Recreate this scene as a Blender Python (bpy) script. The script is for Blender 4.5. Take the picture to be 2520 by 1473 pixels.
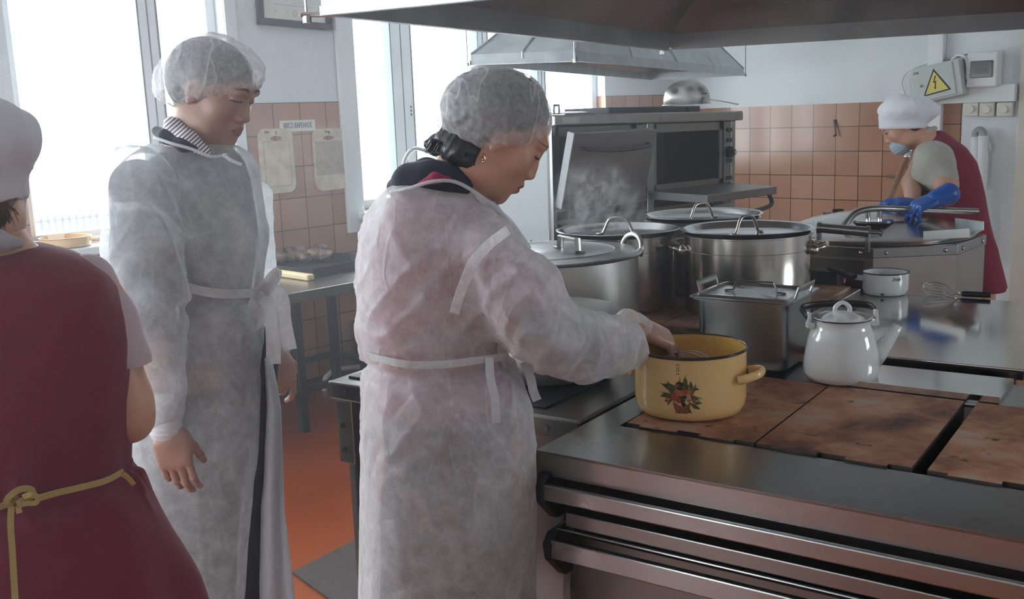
import bpy, math, random
import numpy as np
from mathutils import Vector, Matrix
random.seed(7); np.random.seed(7)
for _o in list(bpy.data.objects): bpy.data.objects.remove(_o)
SC = bpy.context.scene
COL = SC.collection
PI = math.pi
# ------------------------------------------------------------------ camera
FPX, PITCH, ROLL, YAW, ROT = 2466.76, 0.1814, -0.0387, -0.7699, 0.1621
EYE = Vector((0, 0, 1.55))
_cy, _sy = math.cos(YAW), math.sin(YAW)
FW = Vector((_sy*math.cos(PITCH), _cy*math.cos(PITCH), -math.sin(PITCH)))
_r0 = Vector((_cy, -_sy, 0)); _u0 = _r0.cross(FW)
RT = _r0*math.cos(ROLL) + _u0*math.sin(ROLL)
UP = -_r0*math.sin(ROLL) + _u0*math.cos(ROLL)
cam_d = bpy.data.cameras.new('camera'); cam = bpy.data.objects.new('camera', cam_d); COL.objects.link(cam)
cam_d.sensor_width = 36; cam_d.lens = FPX/2520*36; cam_d.clip_start = .05; cam_d.clip_end = 300
M = Matrix.Identity(4)
for i in range(3):
    M[i][0], M[i][1], M[i][2], M[i][3] = RT[i], UP[i], -FW[i], EYE[i]
cam.matrix_world = M
SC.camera = cam
# ------------------------------------------------------------------ light
SC.view_settings.view_transform = 'Standard'; SC.view_settings.look = 'None'
SC.view_settings.gamma = 1; SC.view_settings.use_curve_mapping = False
SC.view_settings.exposure = 0.8
world = bpy.data.worlds.new('sky'); SC.world = world; world.use_nodes = True
_bg = world.node_tree.nodes['Background']; _bg.inputs[0].default_value = (.88, .94, 1.0, 1); _bg.inputs[1].default_value = 8.0
WX = -4.835      # window wall plane
BY = 6.979       # back wall plane
XR, YF, ZC = 2.6, -2.8, 3.2
def portal(name, loc, rot, sx, sy):
    l = bpy.data.lights.new(name, 'AREA'); l.shape = 'RECTANGLE'; l.size = sx; l.size_y = sy
    l.cycles.is_portal = True
    o = bpy.data.objects.new(name, l); COL.objects.link(o); o.location = loc; o.rotation_euler = rot
WINS = [(-2.4, 1.15), (1.795, 2.9), (3.72, 6.09)]   # y ranges of the windows; the first is unseen, added for daylight
WZ0, WZ1 = 1.02, 2.75
for i, (a, b) in enumerate(WINS):
    portal('daylight_portal', (WX-.19, (a+b)/2, (WZ0+WZ1)/2), (0, -PI/2, 0), WZ1-WZ0, b-a)
FWIN_FILL = (-3.7, -1.8, 1.0, 2.55)      # unseen window added behind the viewer to let in more daylight
portal('daylight_portal', ((FWIN_FILL[0]+FWIN_FILL[1])/2, YF-.19, (FWIN_FILL[2]+FWIN_FILL[3])/2), (PI/2, 0, 0), FWIN_FILL[1]-FWIN_FILL[0], FWIN_FILL[3]-FWIN_FILL[2])
RWIN_FILL = (3.9, 5.3, 1.1, 2.4)      # unseen small window added in the right wall as daylight fill
portal('daylight_portal', (XR+.19, (RWIN_FILL[0]+RWIN_FILL[1])/2, (RWIN_FILL[2]+RWIN_FILL[3])/2), (0, PI/2, 0), RWIN_FILL[3]-RWIN_FILL[2], RWIN_FILL[1]-RWIN_FILL[0])
# ------------------------------------------------------------------ rays of the photograph (2520x1473) to places
CX, CY = 1260.0, 736.5
def ray(px, py): return FW + RT*((px-CX)/FPX) + UP*((CY-py)/FPX)
def atz(px, py, z): d = ray(px, py); return EYE + d*((z-EYE.z)/d.z)
def atD(px, py, D): d = ray(px, py); return EYE + d*(D/math.hypot(d.x, d.y))
def atx(px, py, X): d = ray(px, py); return EYE + d*(X/d.x)
def aty(px, py, Y): d = ray(px, py); return EYE + d*(Y/d.y)
CA, SA = math.cos(ROT), math.sin(ROT)
def st(P): return Vector((P.x*CA+P.y*SA, -P.x*SA+P.y*CA, P.z))
def un(x, y, z=0): return Vector((x*CA-y*SA, x*SA+y*CA, z))
# ------------------------------------------------------------------ materials
def new_mat(name):
    m = bpy.data.materials.new(name); m.use_nodes = True
    nt = m.node_tree; return m, nt, nt.nodes['Principled BSDF']
def N(nt, t, **k):
    n = nt.nodes.new(t)
    for a, b in k.items(): setattr(n, a, b)
    return n
def coords(nt, scale=(1, 1, 1), kind='Object', rot=(0, 0, 0)):
    tc = N(nt, 'ShaderNodeTexCoord'); mp = N(nt, 'ShaderNodeMapping')
    mp.inputs['Scale'].default_value = scale; mp.inputs['Rotation'].default_value = rot
    nt.links.new(tc.outputs[kind], mp.inputs[0]); return mp.outputs[0]
def noise(nt, vec, scale, detail=4, rough=.55, dist=0):
    n = N(nt, 'ShaderNodeTexNoise'); n.inputs['Scale'].default_value = scale; n.inputs['Detail'].default_value = detail
    n.inputs['Roughness'].default_value = rough; n.inputs['Distortion'].default_value = dist
    nt.links.new(vec, n.inputs['Vector']); return n.outputs['Fac']
def ramp(nt, fac, stops):
    r = N(nt, 'ShaderNodeValToRGB'); e = r.color_ramp.elements
    while len(e) < len(stops): e.new(.5)
    for el, (p, c) in zip(e, stops): el.position = p; el.color = tuple(c)+(1,) if len(c) == 3 else c
    nt.links.new(fac, r.inputs[0]); return r.outputs[0]
def bump(nt, b, h, strength=.3, dist=.01, prev=None):
    n = N(nt, 'ShaderNodeBump'); n.inputs['Strength'].default_value = strength; n.inputs['Distance'].default_value = dist
    nt.links.new(h, n.inputs['Height'])
    if prev: nt.links.new(prev, n.inputs['Normal'])
    nt.links.new(n.outputs[0], b.inputs['Normal']); return n.outputs[0]
def plain(name, c, rough=.5, metal=0, spec=.5, coat=0):
    m, nt, b = new_mat(name); b.inputs['Base Color'].default_value = (*c, 1); b.inputs['Roughness'].default_value = rough
    b.inputs['Metallic'].default_value = metal; b.inputs['Specular IOR Level'].default_value = spec; b.inputs['Coat Weight'].default_value = coat
    return m
def mottled(name, c1, c2, scale=5, rough=.5, metal=0, r2=None, detail=5, stretch=(1, 1, 1), bmp=0, bdist=.002, spec=.5, lo=.35, hi=.65):
    m, nt, b = new_mat(name); v = coords(nt, stretch); f = noise(nt, v, scale, detail)
    nt.links.new(ramp(nt, f, [(lo, c1), (hi, c2)]), b.inputs['Base Color'])
    b.inputs['Metallic'].default_value = metal; b.inputs['Specular IOR Level'].default_value = spec
    if r2 is None: b.inputs['Roughness'].default_value = rough
    else: nt.links.new(ramp(nt, f, [(lo, (rough,)*3), (hi, (r2,)*3)]), b.inputs['Roughness'])
    if bmp: bump(nt, b, noise(nt, v, scale*4, 6), bmp, bdist)
    return m
STEEL = mottled('brushed_steel', (.335, .335, .33), (.375, .375, .37), 2.2, .25, 1, .31, detail=3, lo=.15, hi=.85)
STEELD = mottled('worn_dark_steel', (.25, .24, .235), (.30, .29, .28), 3, .26, 1, .34, lo=.15, hi=.85)
POTST = mottled('polished_pot_steel', (.58, .54, .50), (.66, .62, .58), 4, .16, 1, .23, stretch=(3, 3, .3))
ALU = mottled('dull_aluminium', (.46, .44, .42), (.58, .56, .53), 3, .36, 1, .48)
LIDST = mottled('lid_steel', (.56, .56, .56), (.66, .66, .66), 7, .13, 1, .22)
TOPST = mottled('polished_table_steel', (.50, .49, .46), (.58, .57, .54), 3, .07, 1, .14)
GALV = mottled('galvanised_sheet', (.36, .39, .40), (.50, .53, .54), 9, .38, 1, .5)
GALVD = mottled('sooty_galvanised_sheet', (.33, .34, .35), (.46, .46, .45), 4, .45, .85, .6, bmp=.15)
OVENST = mottled('oven_steel', (.22, .215, .21), (.30, .29, .28), 2.5, .33, 1, .45)
PANELG = plain('grey_painted_panel', (.34, .37, .38), .45)
BLACK = plain('black_plastic', (.012, .012, .014), .4)
IRON = mottled('black_iron_sheet', (.015, .015, .018), (.03, .03, .033), 12, .35, .3, .5)
DARK = plain('dark_void', (.012, .012, .014), .8)
WHITEP = plain('white_paint', (.74, .76, .77), .45)
PVC = plain('white_frame_plastic', (.80, .83, .85), .3)
ENAM = plain('white_enamel', (.78, .80, .80), .08, coat=.5)
ENAMB = plain('black_enamel_rim', (.02, .013, .012), .2)
CHROME = plain('chrome', (.7, .7, .7), .12, 1)
GOLDW = mottled('pale_wood', (.62, .44, .24), (.72, .55, .33), 6, .5, stretch=(1, 8, 1))
CREAM = mottled('cream_enamel', (.80, .51, .20), (.86, .57, .25), 3, .14, spec=.6)
CREAMI = mottled('stained_cream_enamel', (.58, .32, .06), (.72, .45, .12), 9, .3, lo=.4, hi=.7)
RUBBER = mottled('brown_rubber', (.045, .03, .025), (.07, .045, .04), 30, .6, bmp=.5)
BOARDM = mottled('worn_board', (.55, .45, .33), (.68, .60, .48), 18, .55)
PAPER = plain('paper', (.75, .73, .68), .7)
INK = plain('dark_ink', (.03, .02, .03), .6)
FRAMEW = plain('dark_purple_wood', (.045, .02, .03), .35)
PLAST = plain('cream_plastic', (.70, .68, .58), .4)
HOSE = mottled('brown_hose', (.22, .09, .04), (.30, .13, .06), 30, .45)
DOORP = mottled('beige_door_paint', (.42, .35, .25), (.48, .40, .29), 3, .4)
def plaster():
    m, nt, b = new_mat('white_plaster'); v = coords(nt)
    nt.links.new(ramp(nt, noise(nt, v, 1.3, 4), [(.3, (.66, .70, .72)), (.7, (.72, .76, .78))]), b.inputs['Base Color'])
    b.inputs['Roughness'].default_value = .7
    bump(nt, b, noise(nt, v, 5, 7, .65), .8, .02); return m
PLASTER = plaster()
def tiles(name, axis, u0, z0, T=.177):
    m, nt, b = new_mat(name)
    tc = N(nt, 'ShaderNodeTexCoord'); sp = N(nt, 'ShaderNodeSeparateXYZ'); nt.links.new(tc.outputs['Object'], sp.inputs[0])
    cb = N(nt, 'ShaderNodeCombineXYZ')
    for src, off, dst in ((axis, u0, 0), (2, z0, 1)):
        a = N(nt, 'ShaderNodeMath', operation='SUBTRACT'); nt.links.new(sp.outputs[src], a.inputs[0]); a.inputs[1].default_value = off-T*60-.0011
        nt.links.new(a.outputs[0], cb.inputs[dst])
    br = N(nt, 'ShaderNodeTexBrick', offset=0.0, squash=1.0)
    nt.links.new(cb.outputs[0], br.inputs['Vector'])
    for k, v in (('Scale', 1), ('Mortar Size', .003), ('Mortar Smooth', .1), ('Brick Width', T), ('Row Height', T), ('Bias', 0)): br.inputs[k].default_value = v
    br.inputs['Color1'].default_value = (.37, .175, .10, 1); br.inputs['Color2'].default_value = (.45, .25, .16, 1)
    br.inputs['Mortar'].default_value = (.05, .016, .008, 1)
    n = noise(nt, coords(nt), 2.5, 3)
    mx = N(nt, 'ShaderNodeMix', data_type='RGBA', blend_type='MULTIPLY'); mx.inputs[0].default_value = 1
    nt.links.new(br.outputs['Color'], mx.inputs[6]); nt.links.new(ramp(nt, n, [(.3, (.86, .84, .82)), (.7, (1, 1, 1))]), mx.inputs[7])
    nt.links.new(mx.outputs[2], b.inputs['Base Color'])
    b.inputs['Roughness'].default_value = .16
    iv = N(nt, 'ShaderNodeMath', operation='SUBTRACT'); iv.inputs[0].default_value = 1; nt.links.new(br.outputs['Fac'], iv.inputs[1])
    bump(nt, b, iv.outputs[0], .15, .002)
    return m
TILE_L = tiles('pink_tiles_window_wall', 1, 2.976, 1.314)
TILE_B = tiles('pink_tiles_back_wall', 0, -4.300, 1.380)
def floor_mat():
    m, nt, b = new_mat('orange_painted_floor'); v = coords(nt)
    nt.links.new(ramp(nt, noise(nt, v, 1.1, 5), [(.3, (.27, .052, .012)), (.7, (.37, .080, .017))]), b.inputs['Base Color'])
    b.inputs['Roughness'].default_value = .28; bump(nt, b, noise(nt, v, 9, 5), .12, .004); return m
FLOORM = floor_mat()
def rust_mat():
    m, nt, b = new_mat('rusty_cooking_plate'); v = coords(nt)
    n1 = noise(nt, v, 5.5, 9, .68, .2)
    base = ramp(nt, n1, [(.33, (.09, .045, .035)), (.44, (.30, .13, .075)), (.54, (.48, .24, .14)), (.66, (.52, .38, .29)), (.75, (.22, .15, .11))])
    n2 = noise(nt, v, 28, 3, .5)
    mx = N(nt, 'ShaderNodeMix', data_type='RGBA', blend_type='MULTIPLY'); mx.inputs[0].default_value = 1
    nt.links.new(base, mx.inputs[6]); nt.links.new(ramp(nt, n2, [(.27, (.25, .16, .14)), (.34, (1, 1, 1))]), mx.inputs[7])
    nt.links.new(mx.outputs[2], b.inputs['Base Color']); b.inputs['Metallic'].default_value = .25
    b.inputs['Roughness'].default_value = .5; b.inputs['Specular IOR Level'].default_value = .4
    bump(nt, b, noise(nt, v, 60, 6), .25, .002); return m
RUST = rust_mat(); CASTD = mottled('dark_cast_iron', (.035, .028, .025), (.075, .055, .045), 30, .6, .3)
def glass_mat():
    m = bpy.data.materials.new('window_glass'); m.use_nodes = True; nt = m.node_tree; nt.nodes.clear()
    o = N(nt, 'ShaderNodeOutputMaterial'); mx = N(nt, 'ShaderNodeMixShader'); t = N(nt, 'ShaderNodeBsdfTransparent'); g = N(nt, 'ShaderNodeBsdfGlossy')
    g.inputs['Roughness'].default_value = .02; t.inputs[0].default_value = (.96, .98, .98, 1); mx.inputs[0].default_value = .05
    nt.links.new(t.outputs[0], mx.inputs[1]); nt.links.new(g.outputs[0], mx.inputs[2]); nt.links.new(mx.outputs[0], o.inputs[0]); return m
GLASS = glass_mat()
# ------------------------------------------------------------------ objects
def tag(o, label=None, cat=None, group=None, kind=None):
    if label: o['label'] = label
    if cat: o['category'] = cat
    if group: o['group'] = group
    if kind: o['kind'] = kind
    return o
def thing(name, label, cat, loc=(0, 0, 0), rz=0, group=None):
    o = bpy.data.objects.new(name, None); COL.objects.link(o); o.empty_display_size = .05
    o.location = loc; o.rotation_euler = (0, 0, rz); return tag(o, label, cat, group)
def mesh_obj(name, V, F, mats, parent=None, smooth=False, mi=None, autos=None):
    me = bpy.data.meshes.new(name); me.from_pydata([tuple(v) for v in V], [], [tuple(f) for f in F]); me.validate(); me.update()
    if not isinstance(mats, (list, tuple)): mats = [mats]
    for m in mats: me.materials.append(m)
    if mi is not None and len(mi) == len(me.polygons): me.polygons.foreach_set('material_index', mi)
    if smooth or autos:
        me.polygons.foreach_set('use_smooth', [True]*len(me.polygons))
        if autos: me.set_sharp_from_angle(angle=math.radians(autos))
    o = bpy.data.objects.new(name, me); COL.objects.link(o)
    if parent: o.parent = parent
    return o
class MB:
    def __init__(s): s.V = []; s.F = []; s.MI = []; s.m = 0
    def add(s, V, F):
        n = len(s.V); s.V += [Vector(v) for v in V]; s.F += [tuple(i+n for i in f) for f in F]; s.MI += [s.m]*len(F); return s
    def box(s, x0, y0, z0, x1, y1, z1):
        V = [(x, y, z) for z in (z0, z1) for y in (y0, y1) for x in (x0, x1)]
        return s.add(V, [(0, 2, 3, 1), (4, 5, 7, 6), (0, 1, 5, 4), (2, 6, 7, 3), (0, 4, 6, 2), (1, 3, 7, 5)])
    def bbox(s, x0, y0, z0, x1, y1, z1, b=.004):
        # box with chamfered edges
        V = []; b = min(b, (x1-x0)/2.1, (y1-y0)/2.1, (z1-z0)/2.1)
        import bmesh
        bm = bmesh.new(); bmesh.ops.create_cube(bm, size=1)
        for v in bm.verts: v.co = Vector(((x0+x1)/2+v.co.x*(x1-x0), (y0+y1)/2+v.co.y*(y1-y0), (z0+z1)/2+v.co.z*(z1-z0)))
        bmesh.ops.bevel(bm, geom=bm.edges[:], offset=b, segments=2, affect='EDGES', profile=.5)
        bm.verts.index_update(); s.add([v.co.copy() for v in bm.verts], [[v.index for v in f.verts] for f in bm.faces]); bm.free(); return s
    def prism(s, poly, z0, z1, conv=lambda x, y, z: (x, y, z)):
        n = len(poly); V = [conv(x, y, z0) for x, y in poly]+[conv(x, y, z1) for x, y in poly]
        return s.add(V, [tuple(range(n))[::-1], tuple(range(n, 2*n))]+[(i, (i+1) % n, n+(i+1) % n, n+i) for i in range(n)])
    def lathe(s, prof, seg=48, c=(0, 0, 0), sy=1, cap=False):
        V = []; F = []; n = len(prof)
        for k in range(seg):
            a = 2*PI*k/seg
            for r, z in prof: V.append((c[0]+r*math.cos(a), c[1]+r*math.sin(a)*sy, c[2]+z))
        for k in range(seg):
            for i in range(n-1):
                a, b = k*n+i, ((k+1) % seg)*n+i
                F.append((a, b, b+1, a+1))
        return s.add(V, F)
    def tube(s, path, r, seg=12, closed=False, flat=None):
        P = [Vector(p) for p in path]; n = len(P); V = []; F = []
        T = []
        for i in range(n):
            a = P[(i-1) % n] if (closed or i > 0) else P[i]; b = P[(i+1) % n] if (closed or i < n-1) else P[i]
            T.append((b-a).normalized())
        up = Vector((0, 0, 1)) if abs(T[0].z) < .9 else Vector((1, 0, 0))
        nx = (up - T[0]*up.dot(T[0])).normalized()
        for i in range(n):
            nx = (nx - T[i]*nx.dot(T[i])).normalized(); by = T[i].cross(nx)
            rr = r[i] if isinstance(r, (list, tuple)) else r
            for k in range(seg):
                a = 2*PI*k/seg; ca, sa = math.cos(a), math.sin(a)
                if flat: V.append(P[i]+nx*ca*rr*flat[0]+by*sa*rr*flat[1])
                else: V.append(P[i]+nx*ca*rr+by*sa*rr)
        for i in range(n if closed else n-1):
            for k in range(seg):
                a, b = i*seg+k, i*seg+(k+1) % seg; c, d = ((i+1) % n)*seg+(k+1) % seg, ((i+1) % n)*seg+k
                F.append((a, b, c, d))
        if not closed: F.append(tuple(range(seg))[::-1]); F.append(tuple((n-1)*seg+k for k in range(seg)))
        return s.add(V, F)
    def ball(s, c, r, seg=12, rings=8):
        rx, ry, rz = r if isinstance(r, (list, tuple)) else (r, r, r)
        V = []; F = []
        for j in range(rings+1):
            t = PI*j/rings
            for k in range(seg):
                a = 2*PI*k/seg; V.append((c[0]+rx*math.sin(t)*math.cos(a), c[1]+ry*math.sin(t)*math.sin(a), c[2]+rz*math.cos(t)))
        for j in range(rings):
            for k in range(seg): F.append((j*seg+k, (j+1)*seg+k, (j+1)*seg+(k+1) % seg, j*seg+(k+1) % seg))
        return s.add(V, F)
    def build(s, name, mats, parent=None, smooth=False, autos=None, bevel=0):
        o = mesh_obj(name, s.V, s.F, mats, parent, smooth, s.MI if len(set(s.MI)) > 1 else None, autos)
        if bevel:
            b = o.modifiers.new('bevel', 'BEVEL'); b.width = bevel; b.segments = 2; b.limit_method = 'ANGLE'
        return o
def arc(c, r, a0, a1, n, f): return [f(c[0]+r*math.cos(a0+(a1-a0)*i/n), c[1]+r*math.sin(a0+(a1-a0)*i/n)) for i in range(n+1)]
def smooth_path(P, k=6):
    P = [Vector(p) for p in P]; out = []
    for i in range(len(P)-1):
        p0 = P[max(i-1, 0)]; p1 = P[i]; p2 = P[i+1]; p3 = P[min(i+2, len(P)-1)]
        for j in range(k):
            t = j/k; out.append(.5*((2*p1)+(p2-p0)*t+(2*p0-5*p1+4*p2-p3)*t*t+(3*p1-p0-3*p2+p3)*t**3))
    return out+[P[-1]]
def text_obj(name, s, mat, parent, M4, size, align='CENTER', depth=.0006, shear=0):
    cu = bpy.data.curves.new(name, 'FONT'); cu.body = s; cu.size = size; cu.align_x = align; cu.align_y = 'CENTER'; cu.extrude = depth; cu.shear = shear
    o = bpy.data.objects.new(name, cu); COL.objects.link(o); bpy.context.view_layer.update()
    me = bpy.data.meshes.new_from_object(o); bpy.data.objects.remove(o)
    me.transform(M4); me.materials.clear(); me.materials.append(mat)
    q = bpy.data.objects.new(name, me); COL.objects.link(q); q.parent = parent; return q
# ================================================================== the room
def struct(mb, name, mats, **k): o = mb.build(name, mats, **k); o['kind'] = 'structure'; return o
mb = MB(); mb.box(WX-.25, YF-.2, -.12, XR+.2, BY+.2, 0); struct(mb, 'floor', FLOORM)
mb = MB(); mb.box(WX-.25, YF-.2, ZC, XR+.2, BY+.2, ZC+.12); struct(mb, 'ceiling', WHITEP)
ZT_L = atx(765, 251, WX).z; ZT_B = 1.545
# window wall: plaster above, tiles below, openings for the windows
mb = MB(); X0 = WX-.22
ys = [YF]+[v for w in WINS for v in w]+[BY]
def wall_seg(y0, y1, z0, z1):
    if z0 < ZT_L:
        mb.m = 1; mb.box(X0, y0, z0, WX, y1, min(z1, ZT_L))
    if z1 > ZT_L:
        mb.m = 0; mb.box(X0, y0, max(z0, ZT_L), WX-.004, y1, z1)
for i in range(0, len(ys), 2): wall_seg(ys[i], ys[i+1], 0, ZC)
for a, b in WINS: wall_seg(a, b, 0, WZ0); wall_seg(a, b, WZ1, ZC)
struct(mb, 'wall_left', [PLASTER, TILE_L])
mb = MB(); XD0, XD1 = -2.10, -1.15; XT = aty(2366, 300, BY).x
mb.m = 0; mb.box(WX-.22, BY+.004, ZT_B, XT, BY+.2, ZC); mb.box(XT, BY+.002, 0, XD0, BY+.2, ZC); mb.box(XD0, BY+.002, 2.15, XD1, BY+.2, ZC); mb.box(XD1, BY+.002, 0, XR+.2, BY+.2, ZC)
mb.box(XD0, BY+.14, 0, XD1, BY+.2, 2.15)  # unseen slab added behind the door to block daylight at its foot
mb.m = 1; mb.box(WX-.22, BY, 0, XT, BY+.2, ZT_B)
struct(mb, 'wall_back', [PLASTER, TILE_B])
ra_, rb_, rc_, rd_ = RWIN_FILL; mb = MB(); mb.box(XR, YF, 0, XR+.2, ra_, ZC); mb.box(XR, rb_, 0, XR+.2, BY, ZC); mb.box(XR, ra_, 0, XR+.2, rb_, rc_); mb.box(XR, ra_, rd_, XR+.2, rb_, ZC); struct(mb, 'wall_right', PLASTER)
w5 = thing('window_5', None, None, (XR+.12, ra_, rc_)); w5['kind'] = 'structure'; W5, H5 = rb_-ra_, rd_-rc_; mb = MB()  # unseen window, added to brighten the right side of the room
for a_, b_, c_, d_ in ((0, W5, 0, .06), (0, W5, H5-.06, H5), (0, .06, .06, H5-.06), (W5-.06, W5, .06, H5-.06), (W5*.5-.04, W5*.5+.04, .06, H5-.06)): mb.bbox(-.035, a_, c_, .035, b_, d_)
mb.build('window_frame', PVC, w5); mb = MB(); mb.box(-.004, .06, .06, .004, W5-.06, H5-.06); mb.build('pane', GLASS, w5)
mb = MB(); fa_, fb_, fc_, fd_ = FWIN_FILL; mb.box(WX-.25, YF-.2, 0, fa_, YF, ZC); mb.box(fb_, YF-.2, 0, XR+.2, YF, ZC); mb.box(fa_, YF-.2, 0, fb_, YF, fc_); mb.box(fa_, YF-.2, fd_, fb_, YF, ZC); struct(mb, 'wall_front', PLASTER)
# door at the right end of the back wall
d = thing('door_1', None, None, (XD0, BY, 0)); d['kind'] = 'structure'
mb = MB(); mb.bbox(.09, .03, .01, .95-.09, .09, 2.05); mb.bbox(.16, .02, .15, .79, .035, .95); mb.bbox(.16, .02, 1.1, .79, .035, 1.95); mb.build('door_panel', DOORP, d)
mb = MB(); mb.bbox(-.07, -.025, 0, .09, .10, 2.2); mb.bbox(.86, -.025, 0, 1.02, .10, 2.2); mb.bbox(-.07, -.025, 2.06, 1.02, .10, 2.2); mb.build('door_frame', plain('pale_beige_frame', (.60, .56, .48), .4), d)
mb = MB(); mb.tube([(.8, .03, 1), (.8, -.03, 1), (.7, -.03, 1)], .009); mb.build('door_handle', CHROME, d, smooth=True)
# windows
def window(idx, y0, y1, mull, sill=True):
    w = thing('window_%d' % idx, None, None, (WX-.12, y0, WZ0)); w['kind'] = 'structure'
    W, H = y1-y0, WZ1-WZ0; f = MB(); t = .055
    f.bbox(-.035, 0, 0, .035, W, t); f.bbox(-.035, 0, H-t, .035, W, H); f.bbox(-.035, 0, t, .035, t, H-t); f.bbox(-.035, W-t, t, .035, W, H-t)
    for a, b in mull: f.bbox(-.04, a-y0, t, .045, b-y0, H-t, .006)
    f.build('window_frame', PVC, w)
    g = MB()
    for a, b in mull:      # dark rubber seals beside each mullion
        for q in (a-y0-.004, b-y0+.004, (a+b)/2-y0): g.box(-.02, q-.0035, t, .047, q+.0035, H-t)
    g.build('seal', plain('grey_seal', (.12, .15, .16), .6), w)
    g = MB(); g.box(-.004, t, t, .004, W-t, H-t); g.build('pane', GLASS, w)
    if sill:
        g = MB(); g.bbox(.02, -.05, -.045, .26, W+.05, -.003, .008); g.build('window_sill', PVC, w)
    return w
window(1, 1.795, 2.9, [(2.465, 2.56)])
w2 = window(2, 3.72, 6.09, [(4.08, 4.24), (4.83, 4.92), (5.42, 5.49)])
window(3, -2.4, 1.15, [(-1.3, -1.2), (-.1, 0)])  # unseen window, added so daylight reaches the near side
w4 = thing('window_4', None, None, (FWIN_FILL[0], YF-.12, FWIN_FILL[2])); w4['kind'] = 'structure'  # unseen window, added to light the room from behind the viewer
W4, H4 = FWIN_FILL[1]-FWIN_FILL[0], FWIN_FILL[3]-FWIN_FILL[2]; mb = MB()
for a_, b_, c_, d_ in ((0, W4, 0, .06), (0, W4, H4-.06, H4), (0, .06, .06, H4-.06), (W4-.06, W4, .06, H4-.06), (W4*.5-.04, W4*.5+.04, .06, H4-.06)): mb.bbox(a_, -.035, c_, b_, .035, d_)
mb.build('window_frame', PVC, w4); mb = MB(); mb.box(.06, -.004, .06, W4-.06, .004, H4-.06); mb.build('pane', GLASS, w4)
mb = MB()
for k in range(3): mb.ball((.05, 4.212-3.72, atx(1028, 262+k*9.5, WX).z-WZ0), (.006, .004, .008))
mb.build('vent_hole', INK, w2)
mb = MB(); mb.bbox(WX, 3.60, .9, WX+.03, 3.72, ZC-.02); struct(mb, 'trim_1', WHITEP)
mb = MB(); mb.bbox(WX, 2.90, WZ0-.1, WX+.012, 2.97, ZC-.02); struct(mb, 'trim_2', WHITEP)
mb = MB(); mb.box(WX, 2.9, 0, WX+.012, 4.5, .07); struct(mb, 'floor_shade_strip', plain('floor_shade_maroon', (.16, .03, .02), .35))  # maroon strip paints in the shaded floor tone at the wall foot
# outside
mb = MB(); mb.box(-90, -60, -2.7, X0-.3, 60, -2.6); mb.box(X0-.3, -60, -2.7, 30, YF-.5, -2.6); struct(mb, 'ground_outside', plain('snow', (.8, .8, .8), .8))
fn = thing('picket_fence', 'distant grey picket fence seen through the left window, almost lost in glare', 'fence', (-38, 16, -2.6))
mb = MB()
for k in range(70): mb.box(-.02, k*.26-7, .1, .02, k*.26-6.9, 1.15)
mb.build('picket_panel', plain('fence_grey', (.06, .065, .07), .7), fn)
mb = MB(); mb.box(.02, -7, .3, .05, 11.2, .36); mb.box(.02, -7, .95, .05, 11.2, 1.0); mb.build('fence_rail', plain('fence_rail_grey', (.05, .05, .05), .7), fn)
# framed diagram above the tiles
P = atx(722, 0, WX); pic = thing('framed_diagram', 'dark-framed paper diagram hung high on the wall between the windows', 'picture', (WX, P.y, P.z+.10))
pic.rotation_euler = (math.radians(-2.0), 0, 0)
A_, B_ = atx(634, 60, WX), atx(815, 74, WX); hw = (B_.y-A_.y)/2; zb = (A_.z+B_.z)/2-.004-P.z-.10
mb = MB(); fr = .038
for y0, z0, y1, z1 in ((-hw, zb, hw, zb+fr), (-hw, zb+.62, hw, zb+.62+fr), (-hw, zb+fr, -hw+fr, zb+.62), (hw-fr, zb+fr, hw, zb+.62)): mb.bbox(0, y0, z0, .03, y1, z1, .006)
mb.build('frame', FRAMEW, pic)
mb = MB(); mb.box(.002, -hw+fr, zb+fr, .012, hw-fr, zb+.62); mb.build('sheet', PAPER, pic)
mb = MB()
for k in range(9):
    mb.box(.012, -.12+k*.03, zb+.12+.01*(k % 3), .0126, -.108+k*.03, zb+.1215+.01*(k % 3))
mb.box(.012, -.13, zb+.115, .0126, .13, zb+.1165)
mb.tube(arc((0, zb+.075), .013, 0, 2*PI, 20, lambda a, b: (.0125, a*.8, b*1.2-.2*(zb+.075))), .0012, 6)
for q in (-.12, -.05, .05, .1): mb.tube(arc((q, zb+.08), .005, 0, 2*PI, 12, lambda a, b: (.0125, a, b)), .0008, 5)
mb.build('diagram_mark', plain('grey_ink', (.25, .24, .24), .7), pic)
# sign and two chopping boards on the window wall tiles
ROTL = Matrix(((0, 0, 1, 0), (1, 0, 0, 0), (0, 1, 0, 0), (0, 0, 0, 1)))   # text x->+y, y->+z, facing +x
def lrect(px0, py0, px1, py1): a = atx(px0, py0, WX); b = atx(px1, py1, WX); return a.y, a.z, b.y, b.z
y0, z1, y1, z0 = lrect(687, 297, 776, 321)
sg = thing('paper_sign', 'small white paper sign lettered МЯСО ВАРЕННОЕ above the chopping boards', 'sign', (WX, (y0+y1)/2, (z0+z1)/2))
hw, hz = (y1-y0)/2, (z1-z0)/2
mb = MB(); mb.box(.001, -hw, -hz, .003, hw, hz); mb.build('sheet', PAPER, sg)
text_obj('lettering', 'МЯСО ВАРЕННОЕ', INK, sg, Matrix.Translation((.0035, 0, 0)) @ ROTL @ Matrix.Diagonal((.62, 1.15, 1, 1)), .036)
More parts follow.
